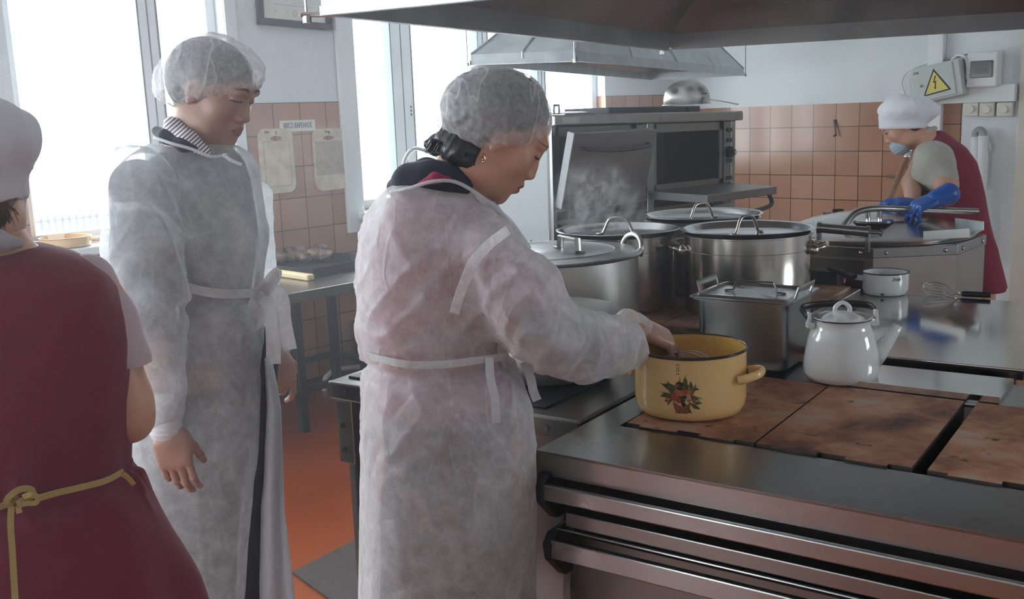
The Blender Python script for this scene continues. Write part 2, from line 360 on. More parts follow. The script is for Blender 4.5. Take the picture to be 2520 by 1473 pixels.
def cutting_board(px0, py0, px1, py1, label, framed, writing):
    y0, z1, y1, z0 = lrect(px0, py0, px1, py1); w = (y1-y0)/2; h = (z1-z0)/2
    t = thing('cutting_board', label, 'cutting board', (WX, (y0+y1)/2, (z0+z1)/2), 0, 'chopping boards hung on the tiles')
    def outline(w, h, r, n=6):
        return [(sx*(w-r)+r*math.cos(a), sz*(h-r)+r*math.sin(a)) for sx, sz, a0 in ((1, 1, 0), (-1, 1, PI/2), (-1, -1, PI), (1, -1, 3*PI/2)) for a in [a0+PI/2*k/n for k in range(n+1)]]
    cv = lambda a, b, c: (c, a, b)
    mb = MB()
    # body with a real handle slot: bottom slab + ring pieces around the slot
    sw, sh, sc = w*.36, h*.045, h*.70
    out = outline(w, h, w*.42); slot = [(sw*math.cos(t_)*1.0, sc+sh*math.sin(t_)*1.6) for t_ in [2*PI*k/28+PI/28 for k in range(28)]]
    n = len(out); V = [(.001, *p) for p in out]+[(.001, *p) for p in slot]+[(.014, *p) for p in out]+[(.014, *p) for p in slot]
    import bisect
    F = []
    for i in range(n):
        j = (i+1) % n; F.append((i, j, n+j, n+i)); F.append((2*n+j, 2*n+i, 3*n+i, 3*n+j)); F.append((j, i, 2*n+i, 2*n+j)); F.append((n+i, n+j, 3*n+j, 3*n+i))
    mb.add(V, F); mb.build('board', BOARDM, t)
    g = MB()
    if framed:
        pts = [(a, b-h*.08) for a, b in outline(w*.76, h*.70, .01)]; g.tube([(.0142, a, b) for a, b in pts], .0016, 6, closed=True)
        g.build('juice_groove', plain('groove_brown', (.36, .27, .18), .6), t)
    else:
        g.box(.014, -w*.9, -h*.5, .0148, w*.88, h*.6); g.build('scored_area', mottled('scored_grey_area', (.40, .33, .27), (.50, .43, .36), 25, .6), t)
    text_obj('lettering', writing, INK, t, Matrix.Translation((.0145, -w*.5 if framed else -.01, h*.90)) @ ROTL, .022)
    m2 = MB(); m2.tube([(.0, 0, sc+.035), (.022, 0, sc+.035), (.022, 0, sc+.02)], .0025); hk = m2.build('hook', BLACK, None)
    tag(hk, 'small dark wall hook carrying the %s chopping board' % ('left' if framed else 'right'), 'hook', 'hooks behind the chopping boards'); hk.location = t.location
cutting_board(631, 318, 727, 471, 'left chopping board on the tiles, with a framed groove, beside the man', True, 'Вм')
cutting_board(765, 318, 852, 463, 'right chopping board on the tiles, with a greyer scored middle', False, 'Вм')
# ---------------------------------------------------------------- electrics on the back wall
def bp(px, py, dy=0): return aty(px, py, BY-dy)
cx0, cx1 = bp(2289, 150).x, bp(2327, 150).x
mb = MB(); mb.bbox(cx0, BY-.05, .9, cx1, BY, ZC-.01, .004)
tag(mb.build('cable_trunking', WHITEP), 'vertical white cable trunking on the back wall behind the warning box', 'trunking')
a = bp(2322, 214); b = bp(2504, 249)
mb = MB(); mb.bbox(a.x, BY-.06, b.z, b.x, BY, a.z, .004); tag(mb.build('cable_trunking', WHITEP), 'horizontal white cable trunking above the three round switches', 'trunking')
a = bp(2380, 130, .1); b = bp(2452, 213, .1)
t = thing('fuse_box', 'white fuse box with a smoked window, right of the warning box', 'fuse box', ((a.x+b.x)/2, BY, (a.z+b.z)/2)); hw, hz = (b.x-a.x)/2, (a.z-b.z)/2
mb = MB(); mb.bbox(-hw, -.1, -hz, hw, 0, hz, .01); mb.build('housing', PLAST if False else WHITEP, t)
mb = MB(); mb.bbox(-hw*.72, -.108, -hz*.45, hw*.72, -.098, hz*.5, .004); fw_ = mb.build('smoked_window', plain('smoked_plastic', (.07, .07, .075), .15), t)
mb = MB()
for k in range(5): mb.box(-hw*.45+k*hw*.2, -.1095, -.02, -hw*.45+k*hw*.2+.012, -.107, .012)
mb.box(-hw*.5, -.1092, -.028, hw*.5, -.107, -.024); mb.build('breaker', plain('grey_breaker', (.16, .16, .16), .4), fw_)
# tilted box with the lightning triangle
a = bp(2300, 202, .16); bw, bh = .155, .118
t = thing('electrical_box', 'tilted grey electrical box with a yellow lightning warning triangle', 'electrical box', (a.x, BY, a.z)); t.rotation_euler = (0, math.radians(-10.5), 0)
mb = MB(); mb.bbox(-bw, -.15, -bh, bw+.012, 0, bh, .006); mb.build('housing', plain('grey_metal_box', (.50, .54, .52), .4), t)
dr = MB(); dr.bbox(-bw+.014, -.158, -bh+.014, bw-.03, -.148, bh-.012, .003); dr = dr.build('door', plain('grey_metal_box_door', (.50, .55, .53), .4), t)
mb = MB(); mb.prism([(-.086, -.078), (.098, -.070), (0.004, .088)], 0, .002, lambda x, y, z: (x, -.158-z, y)); mb.build('warning_border', INK, dr)
mb = MB(); mb.prism([(-.070, -.069), (.082, -.062), (0.004, .070)], .002, .003, lambda x, y, z: (x, -.158-z, y)); mb.build('warning_triangle', plain('warning_yellow', (.72, .62, .16), .5), dr)
mb = MB(); mb.prism([(.008, .042), (-.012, -.004), (.002, -.001), (-.004, -.034), (-.009, -.030), (-.002, -.048), (.008, -.034), (.003, -.035), (.012, .008), (-.002, .005), (.016, .040)], .003, .004, lambda x, y, z: (x, -.158-z, y)); mb.build('lightning_mark', INK, dr)
mb = MB(); mb.ball((-.09, -.162, -.005), (.009, .006, .009)); mb.build('lock', plain('brass', (.45, .3, .12), .3, 1), dr, smooth=True)
text_obj('maker_mark', 'iэк', INK, dr, Matrix.Translation((-.112, -.1585, .085)) @ Matrix.Rotation(PI/2, 4, 'X'), .03)
# cables
def cable(name, pts, r, label, m=WHITEP, **k):
    mb = MB(); mb.tube(smooth_path(pts), r, 8); return tag(mb.build(name, m, smooth=True), label, 'cable')
cable('cable', [bp(2340, 150, .05), bp(2356, 136, .06), bp(2374, 140, .08), bp(2381, 165, .08), bp(2376, 195, .07), bp(2357, 218, .05)], .009, 'white cable looping from the warning box towards the fuse box')
cable('cable', [bp(2290, 152, .03), bp(2262, 162, .03), bp(2230, 180, .03), bp(2219, 205, .03), bp(2228, 235, .03), bp(2238, 250, .02)], .006, 'thin white cable curving down left of the warning box')
cable('cable', [bp(2325, 152, .03), bp(2350, 142, .03), bp(2388, 132, .03)], .003, 'thin dark cable from the trunking to the fuse box', BLACK)
for k, (px, lab) in enumerate(((2388, 'left of the three round switches under the trunking'), (2427, 'middle of the three round switches, more yellowed'), (2470, 'right of the three round switches, nearest the door'))):
    q = bp(px, 269, .05); h = .048
    t = thing('rotary_switch', lab, 'switch', (q.x, BY, q.z), 0, 'switches below the trunking')
    mb = MB(); mb.bbox(-h, -.045, -h*.95, h, 0, h*.95, .008); mb.build('housing', plain('cream_switch', (.66, .64, .55) if k == 1 else (.70, .69, .63), .4), t)
    mb = MB(); mb.lathe([(0, 0), (.0, -.0), (.024, 0), (.026, .004), (.024, .014), (0, .016)], 28); o = mb.build('knob', plain('cream_knob', (.72, .70, .62), .35), t, autos=40); o.rotation_euler = (PI/2, 0, 0); o.location = (0, -.045, 0)
# wrapped pipe bend, valve
t = thing('lagged_pipe', 'white painted pipe bend with a small valve on the back wall behind the boiler cook', 'pipe', (bp(2415, 400).x, BY-.06, 0))
X_ = lambda px, py: bp(px, py, .06)-Vector((bp(2415, 400).x, BY-.06, 0))
mb = MB(); mb.tube([X_(2398, 460), X_(2400, 400), X_(2401, 336)], .030, 14); mb.build('pipe', WHITEP, t, smooth=True)
mb = MB(); mb.tube([X_(2404, 620), X_(2412, 500), X_(2418, 400), X_(2420, 334)], .034, 14); mb.build('pipe', WHITEP, t, smooth=True)
mb = MB(); mb.tube(smooth_path([X_(2399, 340), X_(2401, 325), X_(2411, 319), X_(2420, 326), X_(2421, 340)]), .022, 12); mb.build('pipe_bend', plain('grey_bend', (.30, .31, .31), .5), t, smooth=True)
mb = MB(); mb.tube([X_(2422, 362), X_(2434, 364)], .010); mb.tube([X_(2435, 352), X_(2437, 372)], .008); mb.build('valve', WHITEP, t, smooth=True)
# bracket clips on the tiles
mb = MB(); mb.tube([bp(2053, 294, .01), bp(2056, 318, .02), bp(2057, 334, .03)], .008, 8, flat=(1, .35)); mb.tube([bp(2057, 332, .03), bp(2052, 335, .05)], .007, 8)
tag(mb.build('wall_bracket', plain('rusty_iron', (.09, .05, .035), .6)), 'rusty iron strap hook on the back wall tiles', 'bracket')
mb = MB(); mb.bbox(bp(2183, 437).x, BY-.012, bp(2183, 437).z, bp(2226, 431).x, BY-.001, bp(2226, 430).z, .002); mb.ball(bp(2219, 434, .014), (.014, .006, .012))
tag(mb.build('wall_bracket', plain('rusty_iron_clip', (.12, .07, .05), .6)), 'flat metal pipe clip on the tiles behind the brown hose', 'bracket')
# hose and tap
t = thing('water_hose', 'brown ribbed water hose hanging from a wall tap into the boiler', 'hose', bp(2235, 380, .35)); L_ = lambda px, py, dd: bp(px, py, dd)-t.location
mb = MB(); pts = smooth_path([L_(2230, 392, .4), L_(2218, 420, .5), L_(2200, 462, .7), L_(2184, 500, .95), L_(2176, 522, 1.2)], 14); mb.tube(pts, [.019 if i % 2 else .0175 for i in range(len(pts))], 12); mb.build('hose', HOSE, t, smooth=True)
mb = MB(); mb.tube([L_(2240, 372, .0), L_(2240, 370, .35), L_(2237, 374, .38), L_(2230, 394, .4)], .014, 12); mb.ball(L_(2238, 370, .37), .022); mb.ball(L_(2233, 385, .39), .024); mb.tube([L_(2225, 371, .36), L_(2244, 366, .36)], .008); mb.build('tap', CHROME, t, smooth=True)
# rubber mat
A_ = [atz(720, 1413, 0), atz(872, 1336, 0), atz(1010, 1430, 0), atz(880, 1530, 0)]
mb = MB(); a, b, c, d_ = A_; V = [Vector((v.x, v.y, z)) for z in (.001, .012) for v in (a, b, c, d_)]
mb.add(V, [(3, 2, 1, 0), (4, 5, 6, 7), (0, 1, 5, 4), (1, 2, 6, 5), (2, 3, 7, 6), (3, 0, 4, 7)])
tag(mb.build('rubber_mat', RUBBER), 'dark brown rubber mat on the orange floor at the stove end', 'mat')
# gooseneck tap behind the woman
t = thing('gooseneck_tap', 'tall bent chrome tap rising in front of the second window', 'tap', atx(993, 430, WX+.11)); b0 = t.location.copy(); Q = lambda px, py: atx(px, py, WX+.11)-b0
QB = Q(986, 540); QB.z = WZ0-.003-b0.z
mb = MB(); mb.tube(smooth_path([QB+Vector((0, 0, .02)), Q(989, 480), Q(992, 420), Q(1000, 385), Q(1018, 366), Q(1044, 370), Q(1075, 384)]), .0125, 14); mb.build('spout', STEEL, t, smooth=True)
mb = MB(); mb.lathe([(0, 0), (.03, 0), (.03, .03), (.014, .05), (0, .05)], 24, tuple(QB)); mb.build('tap_base', CHROME, t, autos=40)
# ================================================================== cooking island (frame rotated by ROT)
TOP = .86
def isl(name, label, cat, x, y, z=0, rz=0, group=None): return thing(name, label, cat, un(x, y, z), ROT+rz, group)
def plate_poly(x0, x1, y0, y1, nf=3):
    # cast plate outline with stepped notches along the front edge
    w = x1-x0; p = [(x0, y0+.012), (x0+w*.12, y0+.012), (x0+w*.12, y0), (x0+w*.42, y0), (x0+w*.42, y0+.016), (x0+w*.60, y0+.016), (x0+w*.60, y0), (x0+w*.86, y0), (x0+w*.86, y0+.012), (x1, y0+.012), (x1, y1), (x0, y1)]
    return p
# ---- front stove
X0, Y0 = -1.115, 1.67
stv = isl('electric_stove', 'big steel stove in the foreground with rusty brown cooking plates and double front rails', 'stove', X0, Y0)
W = 1.75; dpt = .965
mb = MB(); mb.box(.03, .07, .10, W-.03, dpt-.02, TOP-.05); mb.build('body', OVENST, stv)
mb = MB(); mb.box(.0, .0, TOP-.052, W, .008, TOP-.001); mb.box(0, 0, TOP-.052, .006, dpt, TOP-.001); mb.box(0, .07, TOP-.052, W, .085, TOP-.04)
mb.box(0, .0, TOP-.006, W, .225, TOP); mb.box(0, .225, TOP-.006, .075, dpt-.15, TOP); mb.box(0, dpt-.235, TOP-.006, W, dpt-.01, TOP); mb.box(W-.06, .225, TOP-.006, W, dpt-.1, TOP)
mb.build('top_rim', STEEL, stv)
mb = MB(); mb.box(.075, .225, TOP-.06, W-.06, dpt-.235, TOP-.045); mb.build('burner_recess', DARK, stv)
px = [-1.03, -.732, -.420]
for k, (a, b) in enumerate(((-1.03, -.733), (-.729, -.421), (-.393, -.085), (-.081, .225), (.255, .5))):
    mb = MB(); mb.prism([(x-X0, y-Y0) for x, y in plate_poly(a, b, 1.90, 2.415)], TOP-.04, TOP+.004); mb.MI = [0, 1]+[0]*(len(mb.MI)-2); mb.build('cooking_plate', [CASTD, RUST], stv)
mb = MB()
mb.box(.03, .055, .66, W-.03, .075, .81); mb.build('control_recess', DARK, stv)
def rail(zlo, zhi, xs, yf, name='front_rail', mat=STEEL, yb=.055):
    mb = MB(); mb.bbox(xs, yf, zlo, W-.03, yb, zhi, .003); return mb.build(name, mat, stv)
rail(.766, .800, .035, -.032, yb=-.018); rail(.706, .738, .07, -.006, name='control_panel', mat=STEELD); rail(.698, .7035, .052, -.014, name='ledge', mat=STEEL)
rail(.642, .684, .05, -.034, yb=-.018)
for zc, h, x in ((.776, .045, .0), (.652, .045, .018)):
    mb = MB(); pts = [(-.036, zc+h*.45), (-.015, zc+h*.9), (.05, zc+h*.9), (.05, zc-h*1.5), (.02, zc-h*1.5), (-.03, zc-h*.35)]
    mb.prism(pts, x+.012, x+.036, lambda a, b, c: (c, a, b)); mb.build('end_cap', BLACK, stv, bevel=.003)
mb = MB(); mb.bbox(.06, .048, .12, W/2-.01, .062, .625, .004); d1 = mb.build('oven_door', OVENST, stv)
mb = MB(); mb.bbox(W/2+.01, .048, .12, W-.05, .062, .625, .004); mb.build('oven_door', OVENST, stv)
mb = MB()
for x in (.06, W-.1):
    for y in (.12, dpt-.08): mb = MB(); mb.tube([(x+.03, y, 0), (x+.03, y, .1)], .02); mb.build('leg', STEELD, stv)
mb = MB(); mb.box(.40, dpt-.21, TOP+.0005, .765, dpt+.0, TOP+.012); mb.box(.40, dpt-.214, TOP+.0005, .765, dpt-.208, TOP+.02)
o = mb.build('splash_strip', TOPST, stv)
# ---- left unit with low plates
ub = isl('electric_stove', 'darker steel stove unit behind the woman in white, carrying the big aluminium pots', 'stove', -1.93, 1.88)
UW, UD = .795, .975
mb = MB(); mb.bbox(0, 0, TOP-.05, UW, UD, TOP, .006); mb.build('top_frame', STEELD, ub)
mb = MB(); mb.prism([(.03, .05), (UW-.12, .05), (UW-.12, UD-.05), (.03, UD-.05)], TOP, TOP+.006); mb.build('burner_plate', IRON, ub, bevel=.002)
mb = MB(); mb.box(.05, .03, .12, UW-.01, UD-.02, TOP-.05); mb.build('body', OVENST, ub)
mb = MB(); mb.bbox(.02, .005, TOP-.23, .08, .035, TOP-.05, .004); mb.bbox(.02, .03, TOP-.23, .03, UD-.03, TOP-.05, .004); mb.build('side_bracket', PANELG if False else OVENST, ub)
for y in (.03, UD-.09):
    for x in (.028, UW-.08):
        mb = MB(); mb.bbox(x, y, 0, x+.055, y+.06, TOP-.21, .004); mb.build('leg', PANELG if False else STEELD, ub)
for x, z, y in ((.06, TOP-.025, 0), (.045, TOP-.12, .004), (.045, TOP-.19, .004), (UW-.09, TOP-.028, 0)): mb = MB(); mb.tube([(x, y+.001, z), (x, y-.004, z)], .008, 12); mb.build('bolt', STEEL, ub)
for k in range(4): mb = MB(); mb.bbox(UW-.16, .018, .36-.03*k, UW-.02, .035, .375-.03*k, .002); mb.build('louvre', STEEL, ub)
# ---- rear stove
rc = isl('electric_stove', 'rear stove with brown cooking plates under the three covered stockpots', 'stove', -2.15, 2.875)
RW, RD = 1.09, .995
mb = MB(); mb.box(.02, .02, .1, RW-.02, RD-.02, TOP-.05); mb.build('body', OVENST, rc)
mb = MB(); mb.bbox(0, 0, TOP-.05, RW, RD, TOP-.014, .004); mb.build('top_rim', STEEL, rc)
for a, b in ((.03, .36), (.368, .70), (.708, 1.06)):
    for c, d_ in ((.03, .49), (.50, .965)):
        mb = MB(); mb.box(a, c, TOP-.014, b, d_, TOP-.001); mb.build('cooking_plate', RUST, rc, bevel=.002)
mb = MB(); mb.tube([(RW+.045, .12, TOP-.01), (RW+.045, .66, TOP-.01)], .02, 16); mb.build('side_rail', STEEL, rc, autos=40)
for y in (.16, .62): mb = MB(); mb.bbox(RW-.01, y-.012, TOP-.04, RW+.045, y+.012, TOP-.014, .003); mb.build('rail_bracket', STEELD, rc)
for x in (.08, RW-.08):
    for y in (.08, RD-.08):
        mb = MB(); mb.tube([(x, y, 0), (x, y, .1)], .02); mb.build('leg', STEELD, rc)
# ---- polished table
tx0, ty0 = -.972, 2.70
tb = isl('steel_table', 'mirror-polished steel worktable holding the white saucepan and the whisk', 'table', tx0, ty0)
TW, TD = .635, .93
mb = MB(); mb.bbox(0, 0, .852, TW, TD, .880, .003); mb.build('table_top', TOPST, tb)
for x in (.02, TW-.06):
    for y in (.02, TD-.06):
        mb = MB(); mb.bbox(x, y, 0, x+.04, y+.04, .852, .003); mb.build('leg', STEELD, tb)
mb = MB(); mb.box(.03, .03, .2, TW-.03, TD-.03, .215); mb.build('shelf', STEELD, tb)
# ================================================================== pots
def loop(mb, c, dirv, w, out, rise, r, n=10):
    # handle loop: two feet w apart along tangent, bulging 'out' along dirv and 'rise' in z
    dv = Vector(dirv).normalized(); tn = Vector((-dv.y, dv.x, 0)); c = Vector(c)
    pts = [c+tn*(w/2)*math.cos(t)*(1 if abs(math.cos(t)) > .99 else 1.08)+(dv*out+Vector((0, 0, rise)))*(math.sin(t)**.7) for t in [PI*i/(n+2) for i in range(n+3)]]
    mb.tube(pts, r, 10)
def stockpot(label, x, y, r, h, hand, lidrot=0, z=TOP, mat=POTST, group='covered steel stockpots on the rear stove'):
    t = isl('stockpot', label, 'pot', x, y, z, 0, group)
    mb = MB(); mb.lathe([(0, .002), (r-.02, 0), (r-.004, .006), (r, .02), (r, h*.80), (r+.0012, h*.803), (r, h*.806), (r, h-.006), (r+.006, h-.004), (r+.006, h), (r-.002, h), (r-.003, .02), (0, .014)], 72)
    mb.build('pot_body', mat, t, autos=40)
    for a in hand:
        dv = (math.cos(a), math.sin(a), 0); hm = MB()
        loop(hm, (dv[0]*(r+.002), dv[1]*(r+.002), h*.80), dv, .115, .050, .012, .0075)
        tn = (-dv[1], dv[0])
        for s in (-1, 1): hm.ball((dv[0]*(r+.003)+tn[0]*s*.06, dv[1]*(r+.003)+tn[1]*s*.06, h*.80), (.020, .020, .018), 12, 8)
        hm.build('handle', mat, t, smooth=True)
    # lid: raised flange, sunken disc
    R = r+.012; ld = MB(); L0 = h+.001
    ld.lathe([(0, L0-.008), (r*.86, L0-.008), (r*.9, L0-.004), (r*.985, L0+.012), (R, L0+.016), (R+.003, L0+.014), (R, L0+.012), (r*.99, L0+.008), (r*.90, L0-.008), (0, L0-.011)], 72)
    lo = ld.build('lid', LIDST, t, autos=50)
    k = MB(); dx, dy = math.cos(lidrot), math.sin(lidrot)
    f = lambda u, v: (dx*u, dy*u, L0-.006+v)
    k.tube(smooth_path([f(-.068, .0), f(-.055, .006), f(-.036, .046), (dx*-.018, dy*-.018, L0+.052), (dx*.018, dy*.018, L0+.052), f(.036, .046), f(.055, .006), f(.068, 0)], 5), .0055, 10)
    for s in (-1, 1): k.ball((dx*s*.066, dy*s*.066, L0-.004), (.016, .012, .004), 12, 6)
    k.build('lid_handle', POTST, lo, smooth=True)
    return t
stockpot('covered steel stockpot nearest the steam, left one of the three on the rear stove', -1.725, 3.163, .208, .262, [.7, .7+PI], .25)
stockpot('right one of the three covered steel stockpots, beside the boiler', -1.275, 3.249, .211, .270, [-2.75, -2.75+PI], 1.25)
stockpot('covered steel stockpot furthest back of the three, in front of the open oven', -1.596, 3.600, .218, .275, [3.35, 3.35+PI], 1.15)
# large aluminium pot with flat ridged lid
t = isl('stockpot', 'widest aluminium pot with a flat ridged lid and strap handle, behind the white sleeve', 'pot', -1.695, 2.645, TOP+.0065)
r, h = .283, .245
mb = MB(); mb.lathe([(0, 0), (r-.03, 0), (r-.006, .01), (r, .03), (r, h), (r+.006, h+.002), (r-.002, h+.004), (r-.004, .03), (0, .015)], 80); mb.build('pot_body', ALU, t, autos=40)
mb = MB(); z = h+.006; mb.lathe([(0, z+.010), (r*.40, z+.010), (r*.42, z+.008), (r*.72, z+.008), (r*.745, z+.0115), (r*.77, z+.008), (r*.97, z+.006), (r*1.03, z+.004), (r*1.045, z), (r*1.03, z-.004), (r*.95, z), (0, z+.008)], 80); lo = mb.build('lid', mottled('dull_lid_steel', (.42, .43, .43), (.55, .56, .56), 5, .28, 1, .4), t, autos=40)
mb = MB(); mb.tube([(-.09, .0, z+.012), (-.062, 0, z+.012), (-.058, 0, z+.050), (.058, 0, z+.050), (.062, 0, z+.012), (.09, 0, z+.012)], .012, 8, flat=(.28, 1)); hh = mb.build('lid_handle', STEEL, lo, autos=35); hh.rotation_euler = (0, 0, -.55)
hh.location = (.06, .03, 0)
for a in (.93, .93+PI):
    hm = MB(); dv = (math.cos(a), math.sin(a), 0); loop(hm, (dv[0]*(r+.004), dv[1]*(r+.004), h*.93), dv, .135, .014, .062, .0085); hm.build('handle', ALU, t, smooth=True)
# aluminium cauldron in front
t = isl('stockpot', 'low aluminium pot half hidden under the white sleeve on the dark plate', 'pot', -1.425, 2.195, TOP+.0065)
r, h = .198, .165
mb = MB(); mb.lathe([(0, 0), (r-.07, 0), (r-.03, .01), (r-.008, .04), (r, .09), (r, h), (r+.008, h+.003), (r-.002, h+.004), (r-.004, .09), (r-.03, .03), (0, .01)], 72); mb.build('pot_body', ALU, t, autos=50)
mb = MB(); mb.lathe([(0, h+.022), (r*.5, h+.02), (r*.9, h+.011), (r*1.03, h+.006), (r*1.03, h+.003), (0, h+.012)], 64); lo = mb.build('lid', ALU, t, autos=50)
mb = MB(); mb.tube([(-.04, 0, h+.018), (-.03, 0, h+.04), (.03, 0, h+.04), (.04, 0, h+.018)], .006); mb.build('lid_handle', BLACK, lo, smooth=True)
# yellow enamel pot
PC = st(atz(1699, 1002, TOP+.006)); pr, ph = .1275, .148
def enamel_pot(label, loc, pr, ph, inner, handang, world=False, fruit=True):
    t = thing('enamel_pot', label, 'pot', loc, ROT)
    mb = MB(); mb.m = 0
    mb.lathe([(0, 0), (pr*.80, 0), (pr*.93, .006), (pr*.985, .022), (pr, .04), (pr, ph)], 80); b = mb.build('pot_body', CREAM, t, smooth=True)
    mb = MB(); mb.lathe([(0, .003), (pr*.8, .003), (pr*.93, .012), (pr*.97, .03), (pr-.003, ph)], 80); mb.build('inner_enamel', inner, t, smooth=True)
    mb = MB(); mb.tube([((pr+.0005)*math.cos(a), (pr+.0005)*math.sin(a), ph) for a in [2*PI*k/80 for k in range(80)]], .0032, 8, closed=True); mb.build('rim', ENAMB, t, smooth=True)
    for a in (handang, handang+PI):
        dv = Vector((math.cos(a), math.sin(a), 0)); tn = Vector((-dv.y, dv.x, 0)); hm = MB()
        pts = [dv*(pr-.004)+tn*.05+Vector((0, 0, ph*.60)), dv*(pr+.012)+tn*.046+Vector((0, 0, ph*.63)), dv*(pr+.033)+tn*.026+Vector((0, 0, ph*.67)), dv*(pr+.038)+Vector((0, 0, ph*.68)), dv*(pr+.033)-tn*.026+Vector((0, 0, ph*.67)), dv*(pr+.012)-tn*.046+Vector((0, 0, ph*.63)), dv*(pr-.004)-tn*.05+Vector((0, 0, ph*.60))]
        hm.tube(smooth_path(pts, 5), .0075, 10, flat=(1.35, .8)); hm.build('handle', CREAM, t, smooth=True)
    return t, b
yl, ylb = enamel_pot('cream-yellow enamel pot with a fruit basket picture, stirred by the woman', un(PC.x, PC.y, TOP+.0045), pr, ph, CREAMI, math.radians(8))
mb = MB(); mb.lathe([(0, 0), (pr*.93, 0), (pr*.955, -.01)], 60, (0, 0, .045)); mb.build('soup', mottled('broth', (.34, .17, .03), (.48, .27, .06), 14, .15), yl, smooth=True)
# fruit picture: pieces laid on the curved side
DEC = MB(); cols = [(.40, .05, .02), (.50, .13, .05), (.02, .012, .03), (.08, .10, .025), (.22, .15, .04), (.30, .065, .02), (.05, .015, .01), (.55, .28, .12), (.09, .035, .015)]
TOCAM = math.atan2(-yl.location.y, -yl.location.x)-ROT
DA = TOCAM - math.asin(min(.99, 20/135))   # centre of the picture, slightly left of the side facing us
LVL = [0]
def on_pot(poly, mi, lift):
    n = len(poly); cx = sum(p[0] for p in poly)/n; cy = sum(p[1] for p in poly)/n
    V = []
    for u, v in [(cx, cy)]+poly:
        a = DA+u/pr; R = pr+lift; V.append((R*math.cos(a), R*math.sin(a), v))
    DEC.m = mi; DEC.add(V, [(0, i+1, (i+1) % n+1) for i in range(n)])
def disc(u, v, r, mi, lift=.0006, n=14, sx=1): on_pot([(u+r*sx*math.cos(2*PI*k/n), v+r*math.sin(2*PI*k/n)) for k in range(n)], mi, lift)
def leaf(u, v, a, l, w, mi, lift=.0004, bend=.0):
    P = []
    for s in (1, -1):
        for k in range(7):
            t_ = k/6 if s > 0 else 1-k/6; q = math.sin(PI*t_)*w*s; aa = a+bend*t_
            P.append((u+math.cos(aa)*l*t_-math.sin(aa)*q, v+math.sin(aa)*l*t_+math.cos(aa)*q))
    on_pot(P, mi, lift)
FZ = .062; random.seed(11)
for k in range(70):
    a = random.uniform(-.35, PI+.35); l = random.uniform(.026, .046); leaf(random.uniform(-.016, .016), FZ+random.uniform(-.006, .01), a, l, l*.055, random.choice((3, 4, 6, 3, 8)), .0003, random.uniform(-.8, .8))
for u, v, a, l in ((-.018, -.004, 3.6, .024), (-.022, .004, 3.1, .034), (.02, -.012, -.9, .03), (.022, -.008, -.5, .028), (.018, .016, 1.2, .026), (-.016, .014, 2.2, .03), (.005, .024, 1.0, .024), (.01, -.018, -1.3, .026)):
    leaf(u, FZ+v, a, l*.85, l*.15, 3, .0005, .3)
on_pot([(-.020, FZ-.012), (.021, FZ-.012), (.017, FZ-.027), (.013, FZ-.037), (-.012, FZ-.037), (-.016, FZ-.027)], 5, .0006)
for k in range(4):
    for j in range(6): disc(-.0125+j*.005+(k % 2)*.0025, FZ-.017-.0055*k, .0013, 1 if (j+k) % 2 else 6, .0009, 6)
for u, v, r, c in ((-.014, .0, .0095, 0), (-.002, .008, .0085, 1), (.012, .002, .0085, 7), (-.006, -.006, .008, 0), (.007, .012, .0065, 0), (.016, .013, .006, 1), (-.009, .010, .0075, 1)): disc(u, FZ+v, r, c, .0008+.0001*len(DEC.F) % .0003)
for u, v in ((-.032, -.004), (-.029, -.012), (-.035, -.010), (.026, -.006), (.03, -.010), (-.030, .002), (.028, .002)): disc(u, FZ+v, .0032, 0, .0011, 10)
for k in range(34):
    v = random.uniform(0, 1); disc(.0035+random.uniform(-1, 1)*.0085*(1-v*.8), FZ+.003-.022*v, .0019, 2, .0013+k*.00001, 8)
for k in range(12): disc(random.uniform(-.012, .003), FZ+random.uniform(.018, .032), random.uniform(.002, .004), 6, .0007, 8)
DEC.build('fruit_picture', [plain('print_%d' % i, c, .3) for i, c in enumerate(cols)], yl)
DEC = MB(); z0 = ph-.012; u0 = -.008
for u in (-.0022, .0022): on_pot([(u0+u-.0006, z0-.017), (u0+u+.0006, z0-.017), (u0+u+.0006, z0-.005), (u0+u-.0006, z0-.005)], 0, .0005)
for v in (-.001, -.0215): on_pot([(u0-.004, z0+v-.0008), (u0+.004, z0+v-.0008), (u0+.0036, z0+v+.0008), (u0-.0036, z0+v+.0008)], 0, .0005)
DEC.build('volume_mark', INK, yl)
# second yellow pot on the sill
s_, _ = enamel_pot('yellow enamel pot with dark rim on the left window sill', Vector((WX+.02, 1.93, WZ0-.002)), .115, .085, CREAMI, 1.2)
s_.location = Vector((WX+.02, atx(165, 620, WX+.02).y, WZ0-.002)); s_.scale = (1, 1, .55)
# gastronorm container
gx0, gx1, gy0, gy1 = -1.108, -.858, 2.455, 2.675
gc = isl('gastronorm_container', 'deep rectangular steel food container with a handled lid behind the kettle', 'container', (gx0+gx1)/2, (gy0+gy1)/2, TOP+.0045)
hw, hd, gh = (gx1-gx0)/2, (gy1-gy0)/2, .186
def rrect(w, d, r, n=6): return [(sx*(w-r)+r*math.cos(a), sy*(d-r)+r*math.sin(a)) for sx, sy, a0 in ((1, 1, 0), (-1, 1, PI/2), (-1, -1, PI), (1, -1, 3*PI/2)) for a in [a0+PI/2*k/n for k in range(n+1)]]
def rings(mb, L, capb=True, capt=False):
    n = len(L[0][0]); V = [(x, y, z) for P, z in L for x, y in P]; F = []
    for j in range(len(L)-1):
        for i in range(n): a = j*n+i; b = j*n+(i+1) % n; F.append((a, b, b+n, a+n))
    if capb: F.append(tuple(range(n))[::-1])
    if capt: F.append(tuple((len(L)-1)*n+i for i in range(n)))
    mb.add(V, F)
